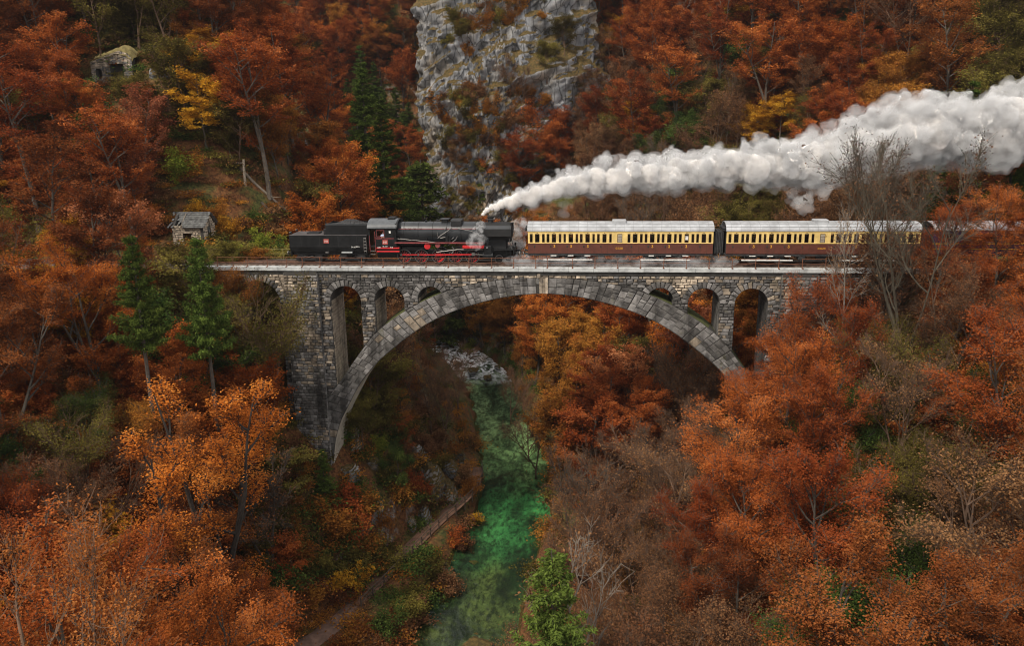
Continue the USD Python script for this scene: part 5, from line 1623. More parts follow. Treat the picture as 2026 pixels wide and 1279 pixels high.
    for c0, c1 in ((265, 735), (1195, 1675)):
        part(c, "step_board", MB().box(crop(c0), crop(c1), Y0 - .12, Y0 + .18, NZ(1300, 515.4), NZ(1300, 513.8)), white_p, label="long white edged step board over the bogie")
        for k in (0.06, .5, .94):
            x = crop(c0) + (crop(c1) - crop(c0)) * k
            part(c, "step_bracket", MB().box(x - .02, x + .02, Y0 + .0, Y0 + .05, NZ(1300, 514), Z0 - .05), under_m)
        xm = (crop(c0) + crop(c1)) / 2
        bg = part(c, "bogie", MB().box(xm - 1.9, xm + 1.9, YC - 1.1, YC - 1.0, .42, .72, .03).box(xm - 1.9, xm + 1.9, YC + 1.0, YC + 1.1, .42, .72, .03).box(xm - .3, xm + .3, YC - 1, YC + 1, .5, .9), under_m)
        for dx in (-1.25, 1.25):
            for y0 in (wy - .06, 2 * YC - wy - .05):
                part(bg, "wheel", MB().prism(ring(xm + dx, ZR + .48, .07, .48), y0, y0 + .11), tyre_m)
            part(bg, "axle_box", MB().box(xm + dx - .15, xm + dx + .15, YC - 1.2, YC - 1.08, .46, .74, .03), under_m)
            part(bg, "leaf_spring", MB().tube([(xm + dx - .5, YC - 1.12, .85), (xm + dx, YC - 1.12, .76), (xm + dx + .5, YC - 1.12, .85)], .04, 5), under_m)
    part(c, "truss_rod", MB().tube([(crop(740), Y0 + .35, Z0 - .2), (crop(880), Y0 + .35, .55), (crop(1060), Y0 + .35, .55), (crop(1190), Y0 + .35, Z0 - .2)], .035, 5), under_m)
    part(c, "battery_box", MB().box(crop(790), crop(850), Y0 + .1, Y0 + .8, .62, Z0 - .2, .03), under_m)
    part(c, "brake_cylinder", MB().cyl((crop(960), Y0 + .5, .8), (crop(1050), Y0 + .5, .8), .18, 12), under_m)
    # buffers, hoses and gangway bellows
    for x, sg in ((0.0, -1), (CL, 1)):
        for y in (YC - .875, YC + .875):
            bf = part(c, "buffer", MB().cyl((x, y, 1.13), (x + sg * .46, y, 1.13), .08, 12), under_m)
            part(bf, "buffer_head", MB().cyl((x + sg * .46, y, 1.13), (x + sg * .52, y, 1.13), .22, 16), steel)
    for k, dz in enumerate((.55, .42)):
        part(c, "brake_hose", MB().tube([(-.05, YC - .5 + .25 * k, 1.05), (-.25, YC - .5 + .25 * k, .75 - .1 * k), (-.55, YC - .5 + .25 * k, dz), (-.85, YC - .5 + .25 * k, .8 - .1 * k), (-1.0, YC - .5 + .25 * k, 1.05)], .03, 6), under_m)
    part(c, "canopy", MB().box(-.32, -.0, YC - 1.2, YC + 1.2, Z1 + .15, Z1 + .2).box(-.32, 0, YC - 1.3, YC + 1.3, Z1 - .02, Z1 + .03), under_m)
    g = part(c, "gangway", MB().box(CL, CL + .16, YC - .72, YC + .72, Z0 + .1, Z1 + .1, .03), under_m)
    for k in range(6):
        part(g, "bellows_fold", MB().box(CL + .14 + .15 * k, CL + .26 + .15 * k, YC - 1.15 + .04 * (k % 2), YC + 1.15 - .04 * (k % 2), Z0 - .05 + .04 * (k % 2), Z1 - .1 - .04 * (k % 2), .03), under_m)
    return c


coach = make_coach((CX0, 0, 0), "cream and brown panelled coach coupled right behind the locomotive chimney")
copy_of(coach, "passenger_coach", "second cream and brown coach, partly behind the bare tree right of the first coach", "railway coach", (NX(1437.5, 470), 0, 0), group="cream and brown coaches of the train")

blue = plain("coach_blue", (0.014, 0.017, 0.055), rough=0.45, scale=1.2, vary=0.2, spec=0.5)
yel = plain("coach_stripe", (0.55, 0.33, 0.03), rough=0.5, scale=2.0, vary=0.15)
bc = thing("passenger_coach", "dark blue coach with yellow stripes, seen through trees at the right end of the train", "railway coach", (NX(1437.5, 470) + 18.75, 0, 0))
BL = 19.0
bw = [(0.9 + 1.75 * k, 0.9 + 1.75 * k + 1.1) for k in range(10)]
hb = unary_union([sbox(a, 2.35, b_, 3.2).buffer(-.05).buffer(.05) for a, b_ in bw])
part(bc, "side", MB().prism(sbox(0, Z0, BL, 3.5).difference(hb), Y0, Y0 + .04), blue)
part(bc, "side", MB().prism(sbox(0, Z0, BL, 3.5), Y1 - .04, Y1), blue, label="far side of the coach")
for z in (2.22, 1.72):
    part(bc, "stripe", MB().box(0, BL, Y0 - .008, Y0 - .001, z - .045, z + .045), yel)
for a, b_ in bw:
    o = sbox(a, 2.35, b_, 3.2).buffer(-.05).buffer(.048)
    fr = part(bc, "window", MB().prism(o.difference(o.buffer(-.05)), Y0 + .01, Y0 + .035), steel)
    part(fr, "pane", MB().box(a + .04, b_ - .04, Y0 + .02, Y0 + .028, 2.39, 3.16), glass_m)
part(bc, "roof", MB().prism_x([(YC - 1.52 * math.cos(t), 3.46 + .68 * math.sin(t) ** .8) for t in np.linspace(0, PI, 21)] + [(YC - 1.46 * math.cos(t), 3.43 + .64 * math.sin(t) ** .8) for t in np.linspace(PI, 0, 21)], -.05, BL + .05), roof_m, 30)
part(bc, "floor", MB().box(0, BL, Y0 + .05, Y1 - .05, Z0 - .2, Z0 + .05), under_m)
for x in (0.01, BL - .06):
    part(bc, "end_wall", MB().box(x, x + .05, Y0 + .05, Y1 - .05, Z0, 3.5), under_m)
for xm in (3.0, BL - 3.0):
    bg = part(bc, "bogie", MB().box(xm - 1.7, xm + 1.7, YC - 1.1, YC - 1.0, .42, .72, .03), under_m)
    for dx in (-1.25, 1.25):
        part(bg, "wheel", MB().prism(ring(xm + dx, ZR + .48, .07, .48), wy - .06, wy + .05), tyre_m)

# ------------------------------------------------------------------ railings, hut, ruin, path and the like
rail_g = "rusty railing posts and rails"
rl = thing("railing", "rusty iron railing with two rails along the near edge of the viaduct", "railing")
posts = [430, 461, 489, 529, 567, 598, 633, 674, 716, 758, 799, 843, 887, 928, 973, 1016, 1060, 1083, 1133, 1177, 1222, 1267, 1313, 1358, 1403, 1449, 1495, 1541, 1588, 1634]
PXS = [NX(p, 520, -.05) for p in posts]
for i, x in enumerate(PXS):
    rr = random.Random(i)
    lean = rr.uniform(-.04, .04)
    h = .92 + rr.uniform(-.03, .03)
    pp = part(rl, "railing_post", MB().tube([(x, -.06, -.38), (x, -.06, 0.02), (x + lean, -.06, h)], .035, 5), rust_m)
    part(pp, "post_foot", MB().box(x - .07, x + .07, -.36, -.02, -.02, .03, .008), rust_m)
for i, (a, b_) in enumerate(zip(PXS[:-1], PXS[1:])):
    for z in (.90, .45):
        if a > NX(1050, 520) and z > .5 and i % 3 == 0:
            continue
        sag = random.Random(i * 3 + int(z * 9)).uniform(-.03, .01)
        part(rl, "railing_rail", MB().tube([(a - .02, -.06, z), ((a + b_) / 2, -.06, z + sag), (b_ + .02, -.06, z)], .026, 5), rust_m)
far_m = plain("mossy_rail", (0.19, 0.165, 0.055), rough=0.9, scale=3.0, vary=0.4)
r2 = thing("railing", "mossy yellow green railing on the far side of the track left of the tender", "railing")
fx_ = [NX(p, 500, 4.5) for p in (405, 445, 483, 522, 560, 598)]
for x in fx_:
    part(r2, "railing_post", MB().tube([(x, 4.5, -.4), (x, 4.5, 1.0)], .04, 5), far_m)
part(r2, "railing_rail", MB().tube([(fx_[0], 4.5, .98), (fx_[-1], 4.5, .98)], .03, 5), far_m)
part(r2, "railing_rail", MB().tube([(fx_[0], 4.5, .5), (fx_[-1], 4.5, .5)], .025, 5), far_m)

# ---- the stone hut
def on_y(px, py, y):
    d = ray(px, py)
    t = (y - EYE[1]) / d[1]
    return EYE + d * t


hy = 8.2
hx0, hx1 = on_y(342, 470, hy)[0], on_y(398, 470, hy)[0]
hz0, hz1 = -0.4, on_y(370, 447, hy)[2]
hd = 2.9
hut = thing("stone_hut", "small derelict stone hut with a broken slate roof beside the track at the left", "hut")
lime = plain("hut_plaster", (0.38, 0.31, 0.23), rough=0.95, scale=1.6, vary=0.45, bump=0.5, dirt=(0.10, 0.08, 0.055))
slate = plain("slate", (0.095, 0.095, 0.090), rough=0.8, scale=2.0, vary=0.5, bump=0.4, obj=0.3)
door_w = (on_y(363, 470, hy)[0], on_y(379, 470, hy)[0], hz0, on_y(370, 462, hy)[2])
fw_ = sbox(hx0, hz0, hx1, hz1).difference(sbox(door_w[0], door_w[2], door_w[1], door_w[3]))
part(hut, "front_wall", MB().prism(fw_.buffer(-.001), hy, hy + .35), mortar)
ridge = hz1 + 1.35
gw_y = (hy, hy + hd)
gable = Polygon([(hy + .01, hz0), (hy + hd, hz0), (hy + hd, hz1), (hy + hd / 2, ridge - .12), (hy + .01, hz1)])
win = sbox(hy + 1.0, hz0 + 1.45, hy + 1.75, hz1 - .25)
part(hut, "gable_wall", MB().prism_x(gable.difference(win), hx1, hx1 + .33), mortar, label="gable wall with the window opening")
part(hut, "gable_wall", MB().prism_x(gable, hx0, hx0 + .33), mortar)
part(hut, "back_wall", MB().box(hx0 + .34, hx1 - .01, hy + hd - .35, hy + hd, hz0, hz1), mortar)
part(hut, "hut_floor", MB().box(hx0 + .34, hx1 - .01, hy + .36, hy + hd - .36, hz0, hz0 + .1), dark_int)
wf = part(hut, "window", MB().prism_x(win.difference(win.buffer(-.07)), hx1 + .10, hx1 + .2), plain("grey_wood", (.22, .22, .21), scale=4.0))
part(wf, "pane", MB().box(hx1 + .13, hx1 + .15, hy + 1.05, hy + 1.7, hz0 + 1.5, hz1 - .3), glass_m)
part(wf, "glazing_bar", MB().box(hx1 + .12, hx1 + .16, hy + 1.34, hy + 1.40, hz0 + 1.5, hz1 - .3), plain("grey_wood", (.22, .22, .21), scale=4.0))
lint = part(hut, "lintel", MB().box(door_w[0] - .25, door_w[1] + .25, hy - .09, hy + .1, door_w[3] - .01, door_w[3] + .24, .02), SM["warm"])
hs = random.Random(4)
for g in courses(fw_.difference(sbox(door_w[0] - .26, door_w[3] - .02, door_w[1] + .26, door_w[3] + .26)).buffer(-.01), .20, .30, .28, .6, seed=61, min_area=.03):
    mb = MB()
    pillow(mb, g, hy, .035, r=hs)
    part(hut, "wall_stone", mb, lime if hs.random() < .7 else SM["warm"])
for g in courses(gable.difference(win).buffer(-.01), .22, .32, .3, .6, seed=62, min_area=.03):
    mb = MB()
    pillow(mb, g, 0, .035, r=hs)
    v, f = mb.mesh()
    part(hut, "wall_stone", (np.stack([hx1 + .33 - v[:, 1], v[:, 0], v[:, 2]], 1), f), SM["pale"] if hs.random() < .6 else lime)
# slates, the left part of the roof fallen in
sl_l = math.hypot(hd / 2 + .35, ridge - hz1 + .15)
for side in (0, 1):
    nrow, ncol = 9, 20
    for i in range(nrow):
        for j in range(ncol):
            u0 = hx0 - .35 + (hx1 - hx0 + 1.0) * (j + (.5 if i % 2 else 0)) / ncol
            if u0 < hx0 + 1.25 - .15 * i and side == 0 and hs.random() < .85:
                continue
            if u0 > hx1 + .55:
                continue
            w = (hx1 - hx0 + 1.0) / ncol
            k0, k1 = i / nrow, (i + 1.25) / nrow
            e0 = np.array([hy - .35, hz1 - .2])
            e1 = np.array([hy + hd / 2, ridge])
            if side:
                e0 = np.array([hy + hd + .35, hz1 - .2])
            nn = np.array([-(e1 - e0)[1], (e1 - e0)[0]]) / np.linalg.norm(e1 - e0) * (1 if side == 0 else -1)
            lift = .03 + hs.uniform(0, .025)
            a, b_ = e0 + (e1 - e0) * k0, e0 + (e1 - e0) * min(k1, 1)
            q0, q1 = a + nn * (lift + .04), b_ + nn * lift * .4
            v = [(u0 + .01, q0[0], q0[1]), (u0 + w - .01, q0[0], q0[1] + hs.uniform(-.02, .02)), (u0 + w - .01, q1[0], q1[1]), (u0 + .01, q1[0], q1[1])]
            v = v + [(x, y, z - .03) for x, y, z in v]
            part(hut, "roof_slate", MB().add(v, [[0, 1, 2, 3], [7, 6, 5, 4], [0, 4, 5, 1], [1, 5, 6, 2], [2, 6, 7, 3], [3, 7, 4, 0]]), slate)
deck = MB()
deck.prism_x([(hy - .3, hz1 - .24), (hy + hd / 2, ridge - .09), (hy + hd + .3, hz1 - .24), (hy + hd + .3, hz1 - .28), (hy + hd / 2, ridge - .14), (hy - .3, hz1 - .28)], hx0 + 1.3, hx1 + .5)
part(hut, "roof_deck", deck, sleeper_m)
for k in range(3):
    part(hut, "broken_rafter", MB().tube([(hx0 + .2 + .45 * k, hy - .2, hz1 - .15), (hx0 + .3 + .5 * k, hy + hd / 2 - .2 * k, ridge - .1 - .25 * (2 - k))], .06, 4), bark_pale)

# ---- the ruined shelter high on the left
base = hit(238, 158, 0.0)
ru = thing("ruined_wall", "mossy ruined stone shelter with dark openings high among the trees at upper left", "ruin", base + np.array([0, 0, -.6]), 0, (.62, .62, .62))
rs_ = 1600 / PX(base)[0, 2] / 10.0                             # pixels per 10 cm
sc_ = 1 / rs_ / 10
face = Polygon([(-6.2, -1), (3.0, -1), (3.1, 5.0), (2.2, 6.0), (0.4, 6.6), (-2.5, 5.6), (-6.2, 4.4)])
op = unary_union([sbox(-1.9, .8, 1.0, 3.9), sbox(-5.2, 1.0, -3.9, 3.0)])
part(ru, "masonry", MB().prism(face.difference(op), 0, 1.2), mortar)
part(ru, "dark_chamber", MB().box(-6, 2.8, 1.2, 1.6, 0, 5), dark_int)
for g in courses(face.difference(op.buffer(.04)).buffer(-.02), .28, .5, .4, 1.0, seed=71, wob=.05):
    mb = MB()
    pillow(mb, g, 0, .12, r=hs)
    part(ru, "stone", mb, SM["pale"] if g.centroid.y > 3.6 and hs.random() < .6 else SM["warm"] if hs.random() < .6 else SM["grey"])
rg = MB()
X_, Y_ = np.meshgrid(np.linspace(-6.4, 3.3, 30), np.linspace(-.3, 2.8, 12), indexing="ij")
Z_ = np.interp(X_, [-6.4, -2.5, .4, 2.2, 3.3], [4.3, 5.5, 6.5, 6.0, 4.7]) + Y_ * .5 + (noise(np.stack([X_ * 2, Y_ * 2, 0 * X_], -1), 3) - .5) * .6 - (Y_ < 0) * .3
part(ru, "mossy_top", grid_mesh(X_, Y_, Z_), plain("dry_moss", (.17, .135, .05), rough=1.0, scale=1.5, vary=.5, bump=.8), True)

# ---- fallen trunks and the leaning post on the open slope
def log(p, r, name, label, mat=bark_pale, lift=.25, br=0, seed=1):
    pts = []
    for a, b_ in p:
        h = hit(a, b_, lift)
        pts.append(h + np.array([0, 0, lift]))
    t = thing(name, label, "log")
    r_l = np.linspace(r, r * .55, len(pts))
    part(t, "trunk", MB().tube(densify(np.array(pts), .6), np.interp(np.linspace(0, 1, len(densify(np.array(pts), .6))), np.linspace(0, 1, len(pts)), r_l), 8), mat)
    rr = np.random.default_rng(seed)
    for k in range(br):
        q = pts[rr.integers(0, len(pts) - 1)]
        b_ = branchlet(rr, np.array(q), rr.normal(0, 1, 3) + [0, -.3, .9], rr.uniform(.8, 2.2), 3, .02, .2)
        part(t, "branch_stub", MB().tube(b_, [.06, .045, .03, .015], 5), mat)
    return t


log([(468, 330), (500, 362), (535, 395), (576, 432)], .20, "fallen_trunk", "long fallen trunk slanting down the leaf strewn slope behind the tender", br=5, seed=3)
log([(518, 408), (540, 424), (562, 440)], .16, "fallen_trunk", "short dark fallen log below the long trunk on the slope behind the tender", mat=bark, br=2, seed=4)
pb = hit(486, 372)
pst = thing("wooden_post", "grey weathered post standing beside the fallen trunk on the left slope", "post", pb)
part(pst, "post", MB().tube([(0, 0, -.4), (0, .02, 1.5), (.06, .05, 3.1)], [.17, .16, .14], 7), bark_pale)
part(pst, "broken_board", MB().box(-1.4, -.1, -.05, .05, 2.55, 2.75, .02), bark)

# ---- the footpath with its handrail
path_m = plain("path_gravel", (0.165, 0.098, 0.070), rough=0.95, scale=1.4, vary=0.4, bump=0.6)
board_m = plain("boardwalk_wood", (0.150, 0.078, 0.048), rough=0.85, scale=1.2, vary=0.4, bump=0.3, obj=.25)
dark_wood = plain("handrail_wood", (0.070, 0.048, 0.034), rough=0.85, scale=2.5, vary=0.4)
pt = PTH
tn = np.gradient(pt, axis=0)
tn /= np.linalg.norm(tn, axis=1, keepdims=True)
nn = np.stack([-tn[:, 1], tn[:, 0]], 1)
split = int(np.argmin(np.abs(pt[:, 1] + 9.5)))
k = np.arange(0, split + 1)
ww = np.linspace(1.5, 1.0, len(k))[:, None]
cols = np.linspace(-1, 1, 9)
PX_ = pt[k, 0][:, None] + nn[k, 0][:, None] * ww * cols
PY_ = pt[k, 1][:, None] + nn[k, 1][:, None] * ww * cols
PZ_ = PATH_Z + (fbm(np.stack([PX_ * 2, PY_ * 2, 0 * PX_], -1), 3, 6) - .5) * .12 - .10 * cols[None] ** 2
p = part(None, "footpath", grid_mesh(PX_, PY_, PZ_), path_m, True)
say(p, "reddish gravel footpath at the foot of the left bank", "footpath", kind="structure")
bw_ = thing("boardwalk", "narrow plank boardwalk with a wooden handrail skirting the rock beside the green pool", "boardwalk")
i = split
s_acc = np.r_[0, np.cumsum(np.linalg.norm(np.diff(pt, axis=0), axis=1))]
s0 = s_acc[split] - .4
while s0 < s_acc[-1] - .3:
    L_ = 2.6
    for lane in range(6):
        a = np.array([np.interp(s0, s_acc, pt[:, q]) for q in (0, 1)])
        b2 = np.array([np.interp(min(s0 + L_, s_acc[-1]), s_acc, pt[:, q]) for q in (0, 1)])
        d = (b2 - a) / np.linalg.norm(b2 - a)
        n2 = np.array([-d[1], d[0]])
        o0, o1 = -.85 + lane * .285, -.85 + lane * .285 + .262
        zj = PATH_Z + .06 + random.Random(int(s0 * 10) + lane).uniform(0, .02)
        c4 = [a + n2 * o0, b2 + n2 * o0, b2 + n2 * o1, a + n2 * o1]
        v = [(c[0], c[1], zj) for c in c4] + [(c[0], c[1], zj - .05) for c in c4]
        part(bw_, "plank", MB().add(v, [[0, 1, 2, 3], [7, 6, 5, 4], [0, 4, 5, 1], [1, 5, 6, 2], [2, 6, 7, 3], [3, 7, 4, 0]]), board_m)
    s0 += L_ + .015
hp = []
for s0 in np.arange(s_acc[split] - .6, s_acc[-1] - .2, 2.05):
    a = np.array([np.interp(s0, s_acc, pt[:, q]) for q in (0, 1)])
    j = int(np.searchsorted(s_acc, s0))
    j = min(j, len(pt) - 1)
    side = -nn[j]
    q_ = a + side * .92
    hp.append((q_[0], q_[1]))
    part(bw_, "handrail_post", MB().box(q_[0] - .06, q_[0] + .06, q_[1] - .06, q_[1] + .06, PATH_Z - .6, PATH_Z + 1.12, .01), dark_wood)
for a, b_ in zip(hp[:-1], hp[1:]):
    for z in (1.08, .58):
        part(bw_, "handrail", MB().tube([(a[0], a[1], PATH_Z + z), (b_[0], b_[1], PATH_Z + z)], .05, 5), dark_wood)

# ---- rock: the great cliff, crags and boulders
rock_mat = usdkit.material(stage, "/World/Looks/limestone", {
    "g": ("geometry", {}), "sx": ("separate_xyz", {}),
    "mp": ("mapping", {"scale": (1.0, 1.0, 0.55), "rotation": (0.25, 0.35, 0.0)}),
    "n": ("noise_texture", {"scale": 0.26, "detail": 9.0, "roughness": 0.62, "distortion": 0.6}),
    "r": ("rgb_ramp", {"ramp": [(0.30, (0.038, 0.037, 0.036)), (0.42, (0.13, 0.127, 0.123)), (0.54, (0.235, 0.228, 0.22)), (0.70, (0.38, 0.35, 0.31))]}),
    "n2": ("noise_texture", {"scale": 0.16, "detail": 5.0}),
    "r2": ("rgb_ramp", {"ramp": [(0.40, (0.95, 1.0, 1.08)), (0.55, (1.0, 1.0, 1.0)), (0.70, (1.15, 0.90, 0.62))]}),
    "mu": ("mix_color", {"blend_type": "multiply", "fac": 1.0, "use_clamp": False}),
    "n3": ("noise_texture", {"scale": 0.22, "detail": 6.0, "roughness": 0.7}),
    "ad": ("math", {"math_type": "multiply_add", "value2": 1.1}),
    "gr": ("map_range", {"from_min": 0.76, "from_max": 1.0, "clamp": True}),
    "n4": ("noise_texture", {"scale": 2.5, "detail": 4.0}),
    "gc": ("rgb_ramp", {"ramp": [(0.35, (0.045, 0.034, 0.013)), (0.55, (0.090, 0.062, 0.020)), (0.7, (0.13, 0.072, 0.028))]}),
    "mx": ("mix_color", {}),
    "v": ("voronoi_texture", {"scale": 1.0, "feature": "distance_to_edge"}),
    "mc": ("mapping", {"scale": (0.55, 0.55, 0.16), "rotation": (0.1, 0.22, 0.0)}),
    "nd": ("noise_texture", {"scale": 0.9, "detail": 4.0}),
    "md": ("mix_color", {"blend_type": "add", "fac": 0.8, "use_clamp": False}),
    "cr": ("map_range", {"from_min": 0.0, "from_max": 0.07, "to_min": 0.28, "to_max": 1.0, "clamp": True}),
    "mk": ("mix_color", {"blend_type": "multiply", "fac": 1.0}),
    "b": ("bump", {"strength": 0.9, "distance": 0.45}),
    "p": ("principled_bsdf", {"roughness": 0.9, "specular_ior_level": 0.2}),
}, [("g.position", "mc.vector"), ("mc.vector", "nd.vector"), ("mc.vector", "md.a"), ("nd.color", "md.b"), ("md.result", "v.vector"), ("v.distance", "cr.value"), ("mu.result", "mk.a"), ("cr.result", "mk.b"), ("g.position", "mp.vector"), ("mp.vector", "n.vector"), ("g.position", "n2.vector"), ("g.position", "n3.vector"), ("g.position", "n4.vector"), ("g.normal", "sx.vector"), ("n.fac", "r.fac"), ("n2.fac", "r2.fac"), ("r.color", "mu.a"), ("r2.color", "mu.b"),
    ("sx.z", "ad.value1"), ("n3.fac", "ad.value3"), ("ad.value", "gr.value"), ("n4.fac", "gc.fac"), ("gr.result", "mx.fac"), ("mk.result", "mx.a"), ("gc.color", "mx.b"), ("mx.result", "p.base_color"),
    ("n.fac", "b.height"), ("b.normal", "p.normal")], surface="p.BSDF")


def rocky(v, amp, s, seed, strata=0.0):
    """cleft and ledged displacement"""
    P = np.asarray(v) / s
    P = P @ np.array([[.86, .3, -.42], [-.3, .95, .08], [.42, .05, .9]])
    big = fbm(P * [1, 1, .8], 4, seed) - .5
    rid = np.abs(fbm(P * 2.1 + 7, 4, seed + 3) - .5) * -2 + .35
    led = np.abs(((P[:, 2] * 3.2 + fbm(P * 1.5, 3, seed + 5) * 3.0) % 1.0) - .5) - .25
    return amp * (1.6 * big + .55 * rid + strata * led)


def facet_rock(seed, n=5):
    t = trimesh.creation.icosphere(n, 1.0)
    v = np.array(t.vertices)
    r = np.random.default_rng(seed)
    for _ in range(26):                                       # hew flat faces
        d = r.normal(0, 1, 3)
        d /= np.linalg.norm(d)
        h = r.uniform(.62, .95)
        over = v @ d - h
        v = v - np.outer(np.clip(over, 0, None) * .9, d)
    return v, np.array(t.faces)


def rock(name, label, cat, loc, size, seed, rot=0.0, sub=5, kind=None, amp=.26, mat=None):
    v, f = facet_rock(seed, sub)
    n_ = v / np.linalg.norm(v, axis=1, keepdims=True)
    v = v + n_ * rocky(v * np.array(size) / max(size), amp, .55, seed, .5)[:, None]
    v = v * np.array(size)
    c, s = math.cos(rot), math.sin(rot)
    v = np.stack([v[:, 0] * c - v[:, 1] * s, v[:, 0] * s + v[:, 1] * c, v[:, 2]], 1) + np.array(loc)
    p = part(None, name, (v, f), mat or rock_mat, 40)
    return say(p, label, cat, kind=kind)


CLX = -19.0
# the cliff: a steep buttress, ledged and cleft, standing out of the right bank
def depth_at(px, py, y):
    return on_y(px, py, y)


u = np.linspace(0, 1, 210)
w = np.linspace(0, 1, 240)
ang = np.interp(u, [0, .16, .5, .84, 1], [-2.4, -1.75, -PI / 2, -1.2, -.4])
cx_, cy_ = CLX, 112.0
UU, WW = np.meshgrid(u, w, indexing="ij")
AA = np.interp(UU, u, ang)
zz = -26 + WW * 100
rx = np.interp(WW, [0, .25, .5, .75, 1], [17.5, 17.0, 17.5, 16.5, 14.0]) * (1 + .05 * np.sin(WW * 17))
ry = np.interp(WW, [0, .3, .55, 1], [18, 15.5, 13, 7])
Xc = cx_ + rx * np.cos(AA) * np.interp(UU, [0, .2, .5, .8, 1], [1.02, 1.0, 1, 1.35, 1.6])
Yc = cy_ + ry * np.sin(AA)
V = np.stack([Xc.ravel(), Yc.ravel(), zz.ravel()], 1)
disp = rocky(V, 5.5, 12.0, 31, .16) + rocky(V, 2.2, 3.6, 37, .22) + rocky(V, .45, 1.3, 38, .2)
out_ = np.stack([np.cos(AA).ravel(), np.sin(AA).ravel(), np.full(AA.size, .12)], 1)
V = V + out_ * disp[:, None]
n_, m_ = UU.shape
ii = np.arange(n_ * m_).reshape(n_, m_)
Fc = np.stack([ii[:-1, :-1].ravel(), ii[1:, :-1].ravel(), ii[1:, 1:].ravel(), ii[:-1, 1:].ravel()], 1)
p = part(None, "cliff", (V, Fc), rock_mat, 35)
say(p, "tall blue grey limestone cliff rising behind the locomotive, its ledges overgrown", "cliff", kind="structure")
CLV = V.reshape(n_, m_, 3)

rock("rock_outcrop", "pale limestone rib showing through the trees right of the cliff", "rock", hit(1190, 150) + np.array([0, .6, 0]), (2.4, 2.4, 9.5), 41, .3)
rock("rock_outcrop", "small grey rock face above the first coach at the right of the red tree", "rock", hit(1312, 235) + np.array([0, .5, 0]), (2.2, 2.0, 3.2), 42, .1)
rock("rock_outcrop", "white streaked rocks among bushes left of the yellow tree at upper left", "rock", hit(335, 150) + np.array([0, .6, 0]), (3.2, 1.8, 2.2), 43, .2)
rock("rock_outcrop", "grey rock patch near the top edge above the ruined shelter", "rock", hit(265, 45) + np.array([0, .6, 0]), (2.6, 1.6, 1.3), 44, .5)
rock("rock_outcrop", "small pale rock near the upper right trees", "rock", hit(1930, 110) + np.array([0, .5, 0]), (1.3, 1.2, 2.6), 45, .2)
CR = [((700, 892), (1.0, 1.2, 2.2), "upright rock just right of the foot of the great arch"), ((735, 925), (1.1, 1.1, 1.6), "brown stained rock below the arch foot"), ((690, 948), (1.3, 1.2, 1.5), "pale rock under the masonry footing of the arch"),
      ((825, 905), (1.5, 1.6, 1.9), "grey crag on the bank top left of the pool"), ((880, 925), (1.4, 2.2, 1.8), "mossy crag overhanging the pool"), ((850, 965), (2.0, 2.4, 3.0), "broad fissured limestone face above the boardwalk"), ((885, 985), (1.3, 2.0, 2.6), "dark limestone face where the boardwalk rounds the corner"),
      ((838, 1030), (1.2, 1.6, 2.0), "ribbed white limestone spur above the boardwalk"), ((812, 1068), (.8, 1.3, 1.1), "low white rib of rock beside the boardwalk"), ((770, 985), (1.0, .9, 1.1), "small rock among the bushes on the left bank"), ((905, 905), (1.2, 1.8, 1.4), "leaf covered rock at the head of the green pool")]
for k, ((a, b_), sz, lb) in enumerate(CR):
    q = hit(a, b_ + 6, 0.0)
    rock("rock_outcrop", lb, "rock", q + np.array([0, .5, -.2]), sz, 80 + k, .55 + .2 * math.sin(k * 5), sub=5, amp=.34)
rock("boulder", "white boulder among rust leaves at lower left", "rock", hit(405, 1205), (1.1, .8, .55), 48, .4, sub=4)
rock("boulder", "upright pale stone in the scrub below the left pier", "rock", hit(487, 1130), (.55, .5, .95), 49, .1, sub=4)
rock("boulder", "grey boulder in the shallows at the bottom edge of the river", "rock", on_y(945, 1275, -13.0) * [1, 1, 0] + [0, 0, -33.1], (1.7, 1.2, .75), 50, .2, sub=4)
for k, (a, b_, s_) in enumerate(((868, 705, 1.1), (905, 722, .9), (935, 735, 1.2), (895, 690, .8), (965, 748, .9), (985, 728, .7))):
    q = on_y(a, b_, 80)
    d = ray(a, b_)
    t_ = (-32.4 - EYE[2]) / d[2]
    q = EYE + d * t_
    rock("boulder", ["round grey boulder at the head of the rapids", "boulder splitting the white water of the rapids", "largest dark boulder midstream in the rapids", "topmost boulder of the rapids near the left bank", "lowest boulder where the rapids meet the pool", "boulder at the right edge of the rapids"][k], "rock", q, (1.2 * s_, 1.0 * s_, .8 * s_), 60 + k, k, sub=3)

# ------------------------------------------------------------------ smoke and steam
def puff_union(S):
    ms = [mf.Manifold.sphere(float(r), 20).translate((float(x), float(y), float(z))) for (x, y, z, r) in S]
    while len(ms) > 1:
        ms = [mf.Manifold.batch_boolean(ms[i:i + 16], mf.OpType.Add) for i in range(0, len(ms), 16)]
    return ms[0]


